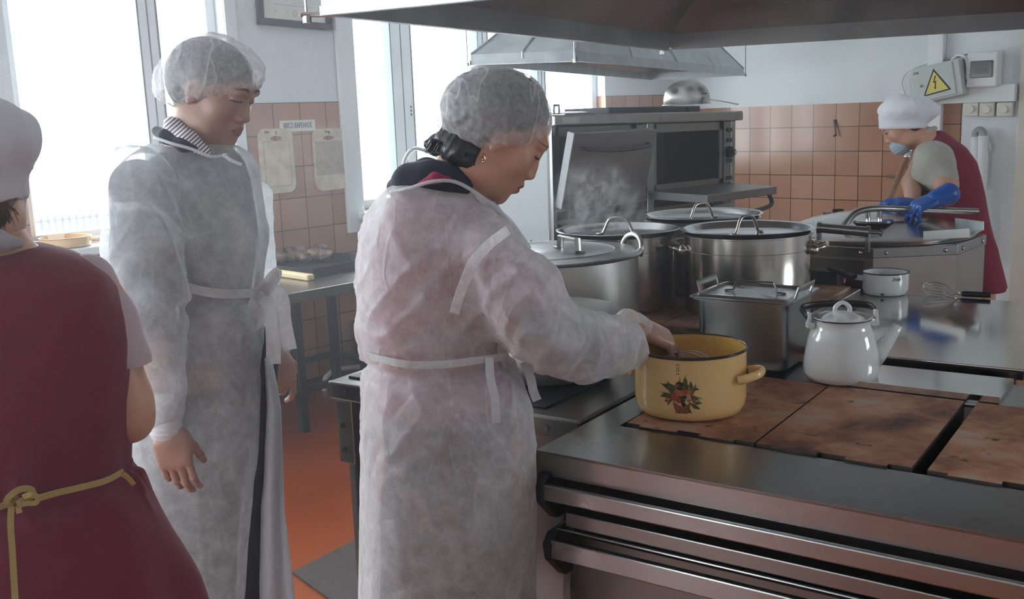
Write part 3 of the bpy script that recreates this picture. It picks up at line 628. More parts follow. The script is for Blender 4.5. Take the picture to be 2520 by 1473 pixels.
mb = MB(); rings(mb, [(rrect(hw-.02, hd-.02, .025), 0), (rrect(hw-.008, hd-.008, .03), .006), (rrect(hw-.004, hd-.004, .03), .02), (rrect(hw-.001, hd-.001, .03), gh*.2), (rrect(hw, hd, .03), gh-.002), (rrect(hw+.012, hd+.012, .032), gh), (rrect(hw+.012, hd+.012, .032), gh-.004)]); mb.build('container_body', STEELD, gc, autos=45)
mb = MB(); e = hw+.014; f_ = hd+.014
rings(mb, [(rrect(e, f_, .012), gh+.002), (rrect(e, f_, .012), gh+.006), (rrect(e-.018, f_-.018, .02), gh+.010), (rrect(e-.024, f_-.024, .02), gh+.004), (rrect(.02, .02, .01), gh+.004)], False, True); lid = mb.build('lid', mottled('container_lid_steel', (.36, .36, .36), (.46, .46, .46), 5, .2, 1, .32), gc, autos=40)
mb = MB(); mb.tube([(-.085, 0, gh+.006), (-.062, 0, gh+.008), (-.052, 0, gh+.034), (.052, 0, gh+.034), (.062, 0, gh+.008), (.085, 0, gh+.006)], .005, 8, flat=(.5, 1)); mb.build('lid_handle', STEEL, lid, autos=40)
for sx in (-1, 1):
    mb = MB(); X = sx*(hw+.004); mb.tube([(X, -.06, gh-.004), (X+sx*.010, -.062, gh+.030), (X+sx*.010, .062, gh+.030), (X, .06, gh-.004)], .009, 8, flat=(.35, 1)); mb.build('side_handle', STEEL, gc, autos=35)
# kettle
kp = atz(2069, 931, TOP+.004); kl = thing('enamel_kettle', 'white enamel kettle with lid and folded black handle on the rusty plate', 'kettle', kp, math.atan2(RT.y, RT.x))
kr = .0925; kh = .155
mb = MB(); mb.lathe([(0, 0), (kr*.75, 0), (kr*.93, .006), (kr, .022), (kr*1.0, .04), (kr*.95, .075), (kr*.885, .105), (kr*.84, .120), (kr*.77, .132), (kr*.735, .140), (kr*.735, kh), (kr*.76, kh+.002), (kr*.70, kh+.002), (0, kh)], 64); mb.build('kettle_body', ENAM, kl, smooth=True)
mb = MB(); mb.tube([(kr*.765*math.cos(a), kr*.765*math.sin(a), kh+.002) for a in [2*PI*k/48 for k in range(48)]], .0014, 6, closed=True); mb.build('rim', ENAMB, kl, smooth=True)
mb = MB(); mb.lathe([(kr*.78, kh+.004), (kr*.80, kh+.006), (kr*.70, kh+.005), (kr*.62, kh+.003), (kr*.30, kh+.016), (kr*.1, kh+.020), (0, kh+.021)], 56); lo = mb.build('lid', ENAM, kl, smooth=True)
mb = MB(); mb.tube(smooth_path([(-.018, 0, kh+.015), (-.017, 0, kh+.030), (0, 0, kh+.041), (.017, 0, kh+.030), (.018, 0, kh+.015)], 6), .0055, 10, flat=(1, 1.3)); mb.build('lid_knob', ENAM, lo, smooth=True)
mb = MB(); mb.tube([(kr*.80, -.01, .052), (kr*1.02, -.01, .072), (kr*1.32, -.012, .112), (kr*1.47, -.013, .136)], [.030, .023, .015, .0125], 16, flat=(1, .8)); mb.build('spout', ENAM, kl, smooth=True)
for s in (-1, 1):
    mb = MB(); mb.bbox(s*kr*.86-.010, -.010, kh-.020, s*kr*.86+.010, .010, kh-.006, .002); mb.bbox(s*kr*.90-.004, -.008, kh-.01, s*kr*.90+.004, .008, kh+.02, .002); mb.build('handle_lug', ENAM, kl)
mb = MB(); mb.tube(smooth_path([(-kr*.93, .0, kh+.006), (-kr*.97, .028, kh+.016), (-kr*.90, .060, kh+.020), (-kr*.4, .082, kh+.022), (kr*.4, .082, kh+.022), (kr*.90, .060, kh+.020), (kr*.97, .028, kh+.016), (kr*.93, 0, kh+.006)], 5), .006, 8, flat=(1.5, .6)); mb.build('folded_handle', BLACK, kl, smooth=True)
# saucepan
sp = atz(2178, 722, .88); sa = thing('saucepan', 'small white enamel saucepan with black handle standing on the polished table', 'saucepan', (sp.x, sp.y, .8805), math.atan2(RT.y, RT.x))
r, h = .0775, .078
mb = MB(); mb.lathe([(0, 0), (r*.8, 0), (r*.93, .005), (r, .02), (r, h), (r-.003, h), (r-.004, .02), (0, .006)], 56); sb = mb.build('pan_body', ENAM, sa, smooth=False, autos=50)
mb = MB(); mb.tube([((r)*math.cos(a), r*math.sin(a), h) for a in [2*PI*k/56 for k in range(56)]], .0022, 6, closed=True); mb.build('rim', ENAMB, sa, smooth=True)
mb = MB(); mb.tube([(-r+.002, .0, h*.74), (-r-.028, .004, h*.80)], .010, 12, flat=(1, .8)); mb.build('handle_socket', ENAM, sa, smooth=True)
mb = MB(); mb.tube([(-r-.024, .004, h*.80), (-r-.06, .008, h*.92), (-r-.125, .014, h*1.22)], [.0095, .010, .005], 10); mb.build('handle', BLACK, sa, smooth=True)
M4 = Matrix.Translation((.008, -r-.0002, h*.79)) @ Matrix.Rotation(PI/2, 4, 'X'); text_obj('lettering', '2ой', INK, sa, M4, .017, shear=.3)
mb = MB(); mb.ball((-.035, -r*.89, .010), (.006, .003, .004)); mb.build('chip', INK, sa)
# whisk
wa, wb = atz(2268, 722, .885), atz(2438, 730, .885); wk = thing('whisk', 'wire balloon whisk with black handle lying on the polished table', 'whisk', (wa.x, wa.y, .8805), math.atan2((wb-wa).y, (wb-wa).x))
Lw = (wb-wa).length; mb = MB()
for k in range(7):
    a = PI*k/7; R = .026
    pts = [(Lw*.55, 0, .012)]+[(Lw*(.5-.5*t_), R*math.cos(a)*math.sin(PI*min(1, t_*.95))**.7, .028+R*math.sin(a)*math.sin(PI*min(1, t_*.95))**.7-.016*(1-t_)) for t_ in (.15, .35, .55, .75, .92)]+[(0, 0, .026)]+[(Lw*(.5-.5*t_), -R*math.cos(a)*math.sin(PI*min(1, t_*.95))**.7, .028-R*math.sin(a)*math.sin(PI*min(1, t_*.95))**.7-.016*(1-t_)) for t_ in (.92, .75, .55, .35, .15)]+[(Lw*.55, 0, .012)]
    mb.tube(smooth_path(pts, 3), .0009, 5)
mb.build('wire_loops', CHROME, wk, smooth=True)
mb = MB(); mb.tube([(Lw*.53, 0, .012), (Lw*.60, 0, .011)], .006); mb.build('collar', CHROME, wk, smooth=True)
mb = MB(); mb.tube([(Lw*.59, 0, .0105), (Lw*.62, 0, .0105), (Lw*1.0, 0, .0105)], [.008, .010, .0095], 12); mb.build('grip', BLACK, wk, autos=40)
# ================================================================== boiler
bc = atD(2150, 600, 4.5); bo = thing('boiling_kettle', 'large faceted steel boiling kettle with a domed lid, behind the polished table', 'boiler', (bc.x, bc.y, 0), 0)
ac = math.atan2(-bc.y, -bc.x); R = .43
P8 = [(R*math.cos(ac+PI/4*k), R*math.sin(ac+PI/4*k)) for k in range(8)]
mb = MB(); mb.prism(P8, .08, .955); mb.build('cladding', mottled('boiler_steel', (.36, .33, .31), (.44, .41, .39), 3, .3, 1, .42), bo)
P8b = [(x*1.012, y*1.012) for x, y in P8]; mb = MB(); mb.prism(P8b, .955, .995); rimo = mb.build('top_band', STEEL, bo, bevel=.003)
mb = MB()
for k in range(8):
    a = Vector((*P8b[k], .975)); b = Vector((*P8b[(k+1) % 8], .975))
    for f_ in (.15, .85): q = a.lerp(b, f_); mb.ball(q, .008, 8, 6)
mb.build('bolt', CHROME, rimo, smooth=True)
mb = MB(); mb.lathe([(R*.90, .995), (R*.92, .998), (R*.93, 1.012), (R*.90, 1.022), (R*.84, 1.026), (R*.6, 1.065), (R*.35, 1.088), (.06, 1.097), (0, 1.098)], 72); dome = mb.build('domed_lid', mottled('lid_dome_steel', (.46, .45, .43), (.54, .53, .51), 4, .16, 1, .26), bo, autos=50)
B_ = lambda px, py, D: atD(px, py, D)-bo.location
mb = MB(); mb.tube(smooth_path([B_(2078, 556, 4.24), B_(2092, 536, 4.25), B_(2112, 520, 4.26), B_(2150, 513, 4.29), B_(2205, 514, 4.34)], 5)+[B_(2300, 517, 4.42), B_(2406, 520, 4.50)], .0135, 16); mb.build('lid_bar', STEEL, dome, autos=50)
mb = MB()
for px_ in (2136, 2165): q = B_(px_, 530, 4.3); mb.tube([q-Vector((0, 0, .02)), q+Vector((0, 0, .018))], .010)
q = B_(2150, 532, 4.3); mb.lathe([(0, .004), (.075, .002), (.08, -.006)], 24, tuple(q-Vector((0, 0, .016)))); mb.build('lid_fitting', CHROME, dome, autos=40)
mb = MB(); q = B_(2038, 522, 4.6); mb.tube([q, q-Vector((0, 0, .03))], .02); q2 = B_(2050, 519, 4.62); mb.tube([q2+RT*.0, q2+RT*.045], .010); mb.build('vent_cap', BLACK, dome, autos=40)
mb = MB(); a, b = B_(2016, 560, 4.06), B_(2136, 570, 4.02); mb.tube([a, b], .019, 16); mb.build('front_grip', STEEL, bo, autos=50)
for q in (a, b): mb = MB(); mb.tube([q-(b-a).normalized()*.006, q+(b-a).normalized()*.006], .023, 14); mb.bbox(q.x-.008, q.y-.008, .985, q.x+.008, q.y+.008, q.z, .003); mb.build('grip_mount', STEEL, bo, autos=40)
mb = MB(); mb.tube([b, b+(b-a)*.27], .007); mb.tube([b+(b-a)*.25, b+(b-a)*.28], .015); mb.build('grip_screw', STEEL, bo, autos=40)
# bent sheet brackets at the right
def sheet(pts, th, name, mat, parent):
    n = (Vector(pts[1])-Vector(pts[0])).cross(Vector(pts[2])-Vector(pts[0])).normalized()*th; mb = MB(); k = len(pts)
    mb.add([Vector(p) for p in pts]+[Vector(p)+n for p in pts], [tuple(range(k))[::-1], tuple(range(k, 2*k))]+[(i, (i+1) % k, k+(i+1) % k, k+i) for i in range(k)]); return mb.build(name, mat, parent)
sheet([B_(2272, 569, 4.05), B_(2385, 562, 3.98), B_(2386, 584, 3.98), B_(2272, 590, 4.05)], .004, 'spout_side', plain('pale_sheet', (.62, .62, .60), .4, .3), bo)
sheet([B_(2350, 536, 4.3), B_(2419, 545, 4.15), B_(2419, 566, 4.15), B_(2350, 570, 4.3)], .004, 'spout_side', GALV, bo)
sheet([B_(2385, 584, 3.98), B_(2419, 566, 4.15), B_(2350, 572, 4.3), B_(2330, 586, 4.1)], .004, 'spout_base', GALV, bo)
# control box on the left front facet
fa = Vector((*P8[0], 0)); fb = Vector((*P8[7], 0)); 
fl = fa if False else None
sides = [(Vector((*P8[0], 0)), Vector((*P8[1], 0))), (Vector((*P8[0], 0)), Vector((*P8[7], 0)))]
left = min(sides, key=lambda s: (s[0]+s[1]).dot(RT)); mid = (left[0]+left[1])/2; nrm = Vector((mid.x, mid.y, 0)).normalized(); tg = (left[0]-left[1]).normalized()
cb_ = MB(); conv = lambda a, b, z: mid+tg*a+nrm*b+Vector((0, 0, z))
def obox(mb, a0, a1, b0, b1, z0, z1):
    V = [conv(a, b, z) for z in (z0, z1) for b in (b0, b1) for a in (a0, a1)]; mb.add(V, [(0, 2, 3, 1), (4, 5, 7, 6), (0, 1, 5, 4), (2, 6, 7, 3), (0, 4, 6, 2), (1, 3, 7, 5)])
obox(cb_, -.12, .13, -.002, .006, .60, .945); cb_.build('control_plate', STEELD, bo)
cb_ = MB(); obox(cb_, -.055, .06, .006, .085, .74, .905); cbx = cb_.build('control_box', plain('dark_grey_box', (.06, .062, .065), .4, .4), bo, bevel=.003)
cb_ = MB(); q = conv(.062, .035, .865); cb_.tube([q, q+tg*.006], .010); o = cb_.build('indicator_lamp', plain('orange_lamp_off', (.65, .16, .08), .3), cbx)
cb_ = MB()
for dz in (.83, .79): q = conv(.062, .045, dz); cb_.tube([q, q+tg*.008], .012)
cb_.build('button', BLACK, cbx)
for k in (1, 3, 5, 7): x, y = P8[k]; mb = MB(); mb.tube([(x*.85, y*.85, 0), (x*.85, y*.85, .08)], .025); mb.build('leg', STEELD, bo)
# ================================================================== left table with the baking tray
fl_, fr_ = atz(700, 722, .795), atz(872, 692, .795)
tbl = thing('steel_table', 'steel table with dark legs against the tiled wall, under the baking tray', 'table', (-4.80, 2.02, 0))
TX1 = 4.80-3.84; TY1 = 3.45-2.02
mb = MB(); mb.bbox(0, 0, .745, TX1, TY1, .795, .004); mb.build('table_top', STEEL, tbl)
LEGM = plain('dark_grey_steel_leg', (.05, .055, .065), .4, .5)
lg = atD(750, 1062, 5.05); lx, ly = lg.x+4.80, lg.y-2.02
for x, y in ((lx, ly), (.05, ly), (.05, .04), (lx, .04), (lx, TY1-.06), (.05, TY1-.06)):
    mb = MB(); mb.bbox(x-.022, y-.022, 0, x+.022, y+.022, .745, .003); mb.build('leg', LEGM, tbl)
for y in (.04, ly, TY1-.06):
    mb = MB(); mb.bbox(.05, y-.015, .20, lx, y+.015, .235, .003); mb.build('cross_rail', LEGM, tbl)
for x in (.05, lx):
    mb = MB(); mb.bbox(x-.015, .04, .20, x+.015, TY1-.06, .235, .003); mb.build('long_rail', LEGM, tbl)
# tray on it
q0, q1 = atz(655, 672, .80), atz(800, 690, .80)
tr_o = atz(772, 683, .797); tr = thing('baking_tray', 'black baking tray of browned meat pieces on the steel table', 'tray', (tr_o.x, tr_o.y, .796), math.radians(8))
tw, td, th = .56, .50, .045   # local x: towards the wall, y: away along the wall
mb = MB(); mb.box(-tw, 0, 0, 0, td, .004)
for a, b, c, d_ in ((-tw, 0, 0, .006), (-tw, td-.006, 0, td), (-tw, 0, -tw+.006, td), (-.006, 0, 0, td)): mb.box(a, b, .004, c, d_, th)
mb.build('tray_body', IRON, tr)
MEAT = mottled('browned_meat', (.09, .045, .03), (.27, .17, .125), 22, .35, bmp=.8, bdist=.006)
random.seed(4)
for k, (px_, py_, sc) in enumerate(((685, 633, 1.1), (728, 628, 1.0), (752, 630, .95), (775, 627, 1.15), (800, 626, 1.0), (742, 622, .8), (790, 619, .8), (715, 622, .7))):
    q = atz(px_, py_+17, .80); r_ = .042*sc; z_ = .808+r_*.5+(.03 if k > 4 else 0)
    V = MB(); V.ball((0, 0, 0), (r_*1.3, r_, r_*.72), 20, 14)
    for i, v in enumerate(V.V):
        n_ = math.sin(v.x*140+k)*math.cos(v.y*120+k*2)*.12+math.sin(v.z*190+v.x*90)*.08; V.V[i] = v*(1+n_)
    o = V.build('meat_piece', MEAT, None, smooth=True); o.location = (q.x, q.y, z_+.006); o.rotation_euler = (0, 0, k*1.3)
    tag(o, 'browned piece of boiled meat lying in the black tray, %s' % ('leftmost, beside the man', 'second from the left', 'middle of the front row', 'right of the middle, largest', 'rightmost of all', 'small, behind the middle ones', 'small, behind the right ones', 'smallest, behind the left ones')[k], 'meat', 'meat pieces in the tray')
wa, wb = atz(655, 663, .812), atz(778, 680, .812)
mb = MB(); mb.bbox(0, -.022, -.016, (wb-wa).length, .022, .014, .008); o = mb.build('wooden_bar', GOLDW, None); o.location = (wa.x-.0, wa.y-.03, .8125); o.rotation_euler = (0, 0, math.atan2((wb-wa).y, (wb-wa).x)); tag(o, 'pale wooden bar lying along the front of the black baking tray', 'wooden bar')
# dark cabinet glimpsed behind the woman and a pipe
q = atz(880, 905, .3); mb = MB(); c_ = atx(868, 860, WX); t = thing('dark_cabinet', 'dark metal cabinet corner glimpsed left of the woman in white, beside the tiles', 'cabinet', (WX+.02, max(c_.y, 3.50), 0))
mb.bbox(0, 0, .02, .34, .5, atx(884, 820, WX+.36).z, .006); mb.build('body', plain('dark_cabinet_metal', (.025, .027, .032), .4, .4), t)
mb = MB(); z_ = atx(884, 820, WX+.36).z; mb.bbox(.34, .04, .1, .35, .46, z_-.05, .003); mb.build('door', plain('dark_cabinet_door', (.03, .032, .038), .4, .4), t)
mb = MB(); mb.tube(smooth_path([atx(806, 925, WX+.04), atx(822, 912, WX+.05), atx(850, 906, WX+.05), atx(900, 900, WX+.05)]), .016, 12); mb.tube(smooth_path([atx(806, 925, WX+.04), atx(800, 935, WX+.04), atx(797, 985, WX+.04)]), .016, 12); tag(mb.build('water_pipe', WHITEP, smooth=True), 'white painted pipe bending along the foot of the tiled wall', 'pipe')
# ================================================================== ovens
OX, OD = -3.2, .72; o0, o1, o2 = atx(1352, 300, OX).y, atx(1598, 300, OX).y, atx(1808, 300, OX).y
ZO = 1.545
def zo(y): return ZO-.012*(y-o0)
ov = thing('deck_oven', 'dark steel two-section deck oven with open and half-open doors by the back wall', 'oven', (OX-OD, o0, 0))
ov.rotation_euler = (-.012, 0, 0)
L1, L2 = o1-o0, o2-o0
mb = MB(); mb.box(.04, .04, -.0, OD-.06, L2-.04, .13); mb.build('plinth', STEELD, ov)
mb = MB(); mb.box(0, 0, .12, OD-.02, .012, ZO-.055); mb.build('side_panel', PANELG, ov)
mb = MB(); mb.box(.01, -.003, .12, OD-.03, .001, 1.0)
mb.build('lower_side_panel', plain('grey_painted_panel_low', (.32, .35, .36), .45), ov)
for cx_ in (.22, .50):
    for k in range(3): mb = MB(); mb.bbox(cx_-.07, -.012, .86+.035*k, cx_+.07, 0, .872+.035*k, .002); mb.build('louvre', PANELG, ov)
mb = MB(); mb.box(0, .012, .12, OD-.5, L2, ZO-.055); mb.box(0, .012, .12, OD-.02, L2, .40); mb.box(0, L2-.015, .12, OD-.02, L2, ZO-.055); mb.build('carcass', OVENST, ov)
mb = MB(); mb.bbox(-.02, -.02, ZO-.055, OD+.03, L2+.03, ZO, .008); mb.build('top_slab', STEEL, ov)
for a, b in ((0, .03), (L1-.03, L1+.03), (L2-.045, L2)): mb = MB(); mb.bbox(OD-.04, a, .12, OD-.005, b, ZO-.055, .003); mb.build('front_post', STEEL, ov)
for z_ in (1.10, 1.04, .62, .56): mb = MB(); mb.bbox(OD-.45, .02, z_-.02, OD-.01, L2-.02, z_, .003); mb.build('deck_divider', OVENST, ov)
def deck(y0, y1, z0, z1, tilt, nm, opened=False, handle=True):
    cw = y1-y0; pc = .115
    mb = MB(); mb.box(OD-.03, y1-pc, z0, OD-.012, y1-.005, z1); cp = mb.build('control_panel', STEELD, ov)
    kb = MB()
    zc = z0+(z1-z0)*.5
    kb.tube([(OD-.012, y1-pc*.5, zc), (OD+.004, y1-pc*.5, zc)], .034, 20); kb.tube([(OD+.004, y1-pc*.5, zc), (OD+.03, y1-pc*.5, zc)], .016, 14); kb.build('knob', BLACK, cp, autos=40)
    kb = MB(); kb.tube([(OD+.03, y1-pc*.5, zc), (OD+.032, y1-pc*.5, zc)], .011, 14)
    kb.build('knob_cap', CHROME, cp)
    for dz in (.13, .07, -.05, -.15): kb = MB(); kb.bbox(OD-.012, y1-pc*.75, zc+dz-.012, OD-.004, y1-pc*.3, zc+dz+.012, .002); kb.build('switch', BLACK, cp)
    # chamber
    ch = MB(); ch.box(OD-.44, y0+.03, z0, OD-.43, y1-pc, z1); ch.box(OD-.44, y0+.03, z1-.005, OD-.02, y1-pc, z1); ch.box(OD-.44, y0+.03, z0, OD-.02, y1-pc, z0+.005); ch.box(OD-.44, y0+.03, z0, OD-.02, y0+.035, z1); ch.box(OD-.44, y1-pc-.005, z0, OD-.02, y1-pc, z1); ch.build('chamber', DARK, ov)
    fr2 = MB(); e0, e1 = y0+.035, y1-pc-.004
    for a, b, c, d_ in ((e0, z0, e0+.035, z1), (e1-.035, z0, e1, z1), (e0, z1-.045, e1, z1), (e0, z0, e1, z0+.03)): fr2.box(OD-.03, a, b, OD-.018, c, d_)
    fr2.build('chamber_frame', OVENST, ov)
    # door, hinge along the bottom edge
    dh = z1-z0-.005; dw = y1-pc-y0-.02; D = MB(); D.bbox(0, 0, 0, .045, dw, dh, .005); D = D.build('door', OVENST, ov); D.location = (OD-.012, y0+.02, z0); D.rotation_euler = (0, tilt, 0)
    e = MB(); e.box(.002, -.0015, .004, .043, .0, dh-.004); e.build('door_edge', PANELG, D)
    if handle:
        hb = MB(); hb.tube(smooth_path([(.045, .06, dh-.07), (.075, .10, dh-.075), (.082, dw*.5, dh-.085), (.075, dw-.1, dh-.075), (.045, dw-.06, dh-.07)], 5), .013, 10, flat=(.6, 1.2)); hb.build('door_handle', BLACK, D, smooth=True)
    return D
deck(0, L1, 1.105, ZO-.06, math.radians(14), 'a')
d2 = deck(L1, L2, 1.13, ZO-.06, math.radians(92), 'b', handle=False)
hb = MB(); dw = L2-L1-.135; hb.tube(smooth_path([(.045, .05, .33), (.10, .08, .36), (.115, dw*.5, .38), (.10, dw-.08, .36), (.045, dw-.05, .33)], 5), .012, 10); hb.build('door_handle', BLACK, d2, smooth=True)
deck(0, L1, .63, 1.02, math.radians(24), 'c'); deck(L1, L2, .63, 1.02, math.radians(1), 'd')
mb = MB(); mb.box(OD, .05, ZO-.042, OD+.032, .19, ZO-.014)
q = MB(); q.box(OD+.0305, .04, ZO-.040, OD+.0325, .17, ZO-.014); q.build('maker_plate', plain('pale_plate', (.5, .48, .44), .4), ov)
# things on the oven
def on_oven(px, py, X=OX-.25): a = atx(px, py, X); return a
mb = MB()
for k, (pa, pb, X, lab) in enumerate(((1418, 1610, OX-.25, 'left black baking tray lying on top of the oven'), (1590, 1700, OX-.28, 'right black baking tray on the oven beside the colander'))):
    a, b = atx(pa, 270, X), atx(pb, 270, X)
    t = thing('baking_tray', lab, 'tray', (OX-.03, a.y, zo(a.y)+.002), 0, 'empty trays on the oven'); L = b.y-a.y
    if k == 1: t.location.y += .07; L = atx(1722, 270, OX-.03).y-t.location.y
    mb = MB(); mb.box(-.30, 0, 0, 0, L, .003)
    for c in ((-.30, 0, 0, .006), (-.30, L-.006, 0, L), (-.30, 0, -.294, L), (-.006, 0, 0, L)): mb.box(c[0], c[1], .003, c[2], c[3], .030)
    t.rotation_euler = (-.012, 0, 0); mb.build('tray_body', IRON, t)
a = atx(1392, 276, OX-.12); t = thing('pot_lid', 'small flat steel lid with a strap knob at the left end of the oven top', 'lid', (OX-.18, a.y, zo(a.y)+.004))
mb = MB(); mb.lathe([(.17, 0), (.172, .004), (.13, .010), (.0, .014), (0, .008), (.13, .002)], 48); mb.build('lid_disc', STEEL, t, autos=40)
mb = MB(); mb.tube([(0, -.02, .012), (0, -.018, .045), (0, .018, .045), (0, .02, .012)], .008, 8, flat=(.5, 1)); mb.build('lid_knob', STEEL, t, autos=40)
a = atx(1690, 250, OX-.19); R_ = .135; t = thing('colander', 'upturned aluminium colander with rosette holes on the oven top', 'colander', (OX-.19, a.y, zo(a.y)+.032+.042))
mb = MB(); mb.lathe([(R_*1.06, -.044), (R_*1.06, -.040), (R_, -.038), (R_*.99, .02), (R_*.93, .07), (R_*.78, .115), (R_*.55, .148), (R_*.3, .164), (0, .168)], 60); cl = mb.build('bowl', ALU, t, smooth=True)
t.scale = (1, 1, .66)
mb = MB(); camd = math.atan2(-t.location.y, -t.location.x)
for da, zc in ((-.55, .075), (.12, .085), (.75, .080)):
    for ring, n in ((.006, 5), (.014, 10), (.022, 14)):
        for k in range(n):
            u = ring*math.cos(2*PI*k/n); v = zc+ring*math.sin(2*PI*k/n); rr = R_*math.sqrt(max(.05, 1-(v/.172)**2))*1.0+.006; aa = camd+da+u/rr
            mb.ball((rr*math.cos(aa), rr*math.sin(aa), v), .0026, 6, 4)
mb.build('drain_hole', INK, cl)
mb = MB(); dd = Vector((math.cos(camd+.80), math.sin(camd+.80), 0)); tt = Vector((-dd.y, dd.x, 0))
mb.tube([dd*R_+Vector((0, 0, .01)), dd*(R_+.03)+Vector((0, 0, -.004)), dd*(R_+.12)+tt*.03+Vector((0, 0, -.03)), dd*(R_+.21)+tt*.05+Vector((0, 0, -.06))], .012, 8, flat=(.35, 1.1)); mb.build('handle', ALU, t, autos=40)
mb = MB()
for k in (-1, 0, 1): q = dd*(R_+.004)+tt*.014*k; mb.ball((q.x, q.y, .045), .006, 8, 6)
mb.build('rivet', INK, t)
# ================================================================== hoods
def frustum(name, label, B, T, lip, th, mat, matin, seams=True):
    # B: four bottom corners, T: four top corners (world), hollow shell
    o = sum(B, Vector())/4; t = thing(name, label, 'extractor hood', o); B = [b-o for b in B]; T = [v-o for v in T]
    def inset(P, d): c = sum(P, Vector())/4; return [p+(c-p).normalized()*d for p in P]
    L = [b+Vector((0, 0, lip)) for b in B]; mb = MB()
    for R1, R2 in ((B, L), (L, T)):
        for i in range(4): j = (i+1) % 4; mb.add([R1[i], R1[j], R2[j], R2[i]], [(0, 1, 2, 3)])
    mb.add(T, [(0, 1, 2, 3)]); mb.build('shell', mat, t)
    Bi, Li, Ti = inset(B, th*2.0), inset(L, th*2.0), [v-Vector((0, 0, th)) for v in inset(T, th)]; mb = MB()
    for R1, R2 in ((Bi, Li), (Li, Ti)):
        for i in range(4): j = (i+1) % 4; mb.add([R1[j], R1[i], R2[i], R2[j]], [(0, 1, 2, 3)])
    mb.add(Ti, [(3, 2, 1, 0)])
    for i in range(4): j = (i+1) % 4; mb.add([B[i], B[j], Bi[j], Bi[i]], [(3, 2, 1, 0)])
    mb.build('inner_shell', matin, t)
    for i in range(4):
        rb = MB()
        j = (i+1) % 4; rb.tube([L[i], T[i]], .006, 6); rb.build('corner_seam', mat, t); rb = MB()
        n = max(1, int((B[j]-B[i]).length/.8))
        for k in range(1, n+1):
            f = k/(n+1); rb.tube([B[i].lerp(B[j], f), L[i].lerp(L[j], f), T[i].lerp(T[j], f)], .010, 6, flat=(.5, 1)); rb.build('seam_rib', mat, t); rb = MB()
    fl = MB(); c = Vector()
    for i in range(4):
        j = (i+1) % 4; u = (B[j]-B[i]).normalized(); nn = Vector((u.y, -u.x, 0)); nn = nn if nn.dot((B[i]+B[j])/2) > 0 else -nn
        a, b = B[i]+nn*.008, B[j]+nn*.008; z1 = Vector((0, 0, .022)); fl.add([B[i], B[j], b, a, B[i]+z1, B[j]+z1, b+z1, a+z1], [(0, 1, 2, 3), (7, 6, 5, 4), (3, 2, 6, 7), (0, 4, 5, 1)])
    fl.build('lip_flange', mat, t)
    return t, o, B, L, T
zb_ = 1.80
Pb = [atz(792, 39, zb_), atz(1640, 123, zb_)]; e2 = atz(2520, 72, zb_); Pb.append(Pb[1]+(e2-Pb[1])*1.95)
e1 = atz(1186, 0, zb_); Pb.append(Pb[0]+(e1-Pb[0]).normalized()*(Pb[2]-Pb[1]).length)
c_ = sum(Pb, Vector())/4; Tt = [c_.lerp(p, .32)+Vector((0, 0, .75)) for p in Pb]
hd, ho, hB, hL, hT = frustum('extractor_hood', 'large dark sooty extractor hood hanging over the cooking island, nearest the viewer', Pb, Tt, .065, .012, GALV, GALVD)
def rod(t, q, top, n='hanging_rod', r=.004):
    mb = MB(); mb.tube([q, Vector((q.x, q.y, top))], r, 8); mb.tube([q-Vector((0, 0, .016)), q+Vector((0, 0, .0))], r*2.6, 8); return mb.build(n, STEEL, t)
for p in hB[:3]+hB[3:]:
    q = p+p.normalized()*.035*Vector((1, 1, 0)).length/1.4142; q.z = -.006; rod(hd, Vector((q.x, q.y, .0)), ZC-ho.z)
mb = MB()
for p in hB: mb.tube([p-p.normalized()*.03+Vector((0, 0, .004)), p+p.normalized()*.05+Vector((0, 0, .004))], .007, 8)
mb.build('corner_bolt', CHROME, hd)
duct = MB(); duct.box(c_.x-ho.x-.25, c_.y-ho.y-.25, .74, c_.x-ho.x+.25, c_.y-ho.y+.25, ZC-ho.z); duct.build('duct', GALV, hd)
cs = [(1160, 160, 1.797), (1417, 151, 1.790), (1830, 186, 1.770), (1607, 197, 1.770)]
Pb = [atz(*c) for c in cs]; c_ = sum(Pb, Vector())/4
ax = (Pb[3]-Pb[0]).normalized(); W_ = [(p-c_) for p in Pb]
Tt = []
for p in W_:
    u = ax*p.dot(ax); v = p-u; q = c_+u*.62+v*.25; q.z = c_.z+.42; Tt.append(q)
sh, so, sB, sL, sT = frustum('extractor_hood', 'small pale galvanised extractor hood hanging over the ovens further back', Pb, Tt, .05, .008, GALV, GALV)
for p in sB: q = p+p.normalized()*.03; rod(sh, Vector((q.x, q.y, p.z+.01)), ZC-so.z, r=.0035)
mb = MB(); mb.box(-.2, -.3, .41, .2, .3, ZC-so.z); mb.build('duct', GALV, sh)
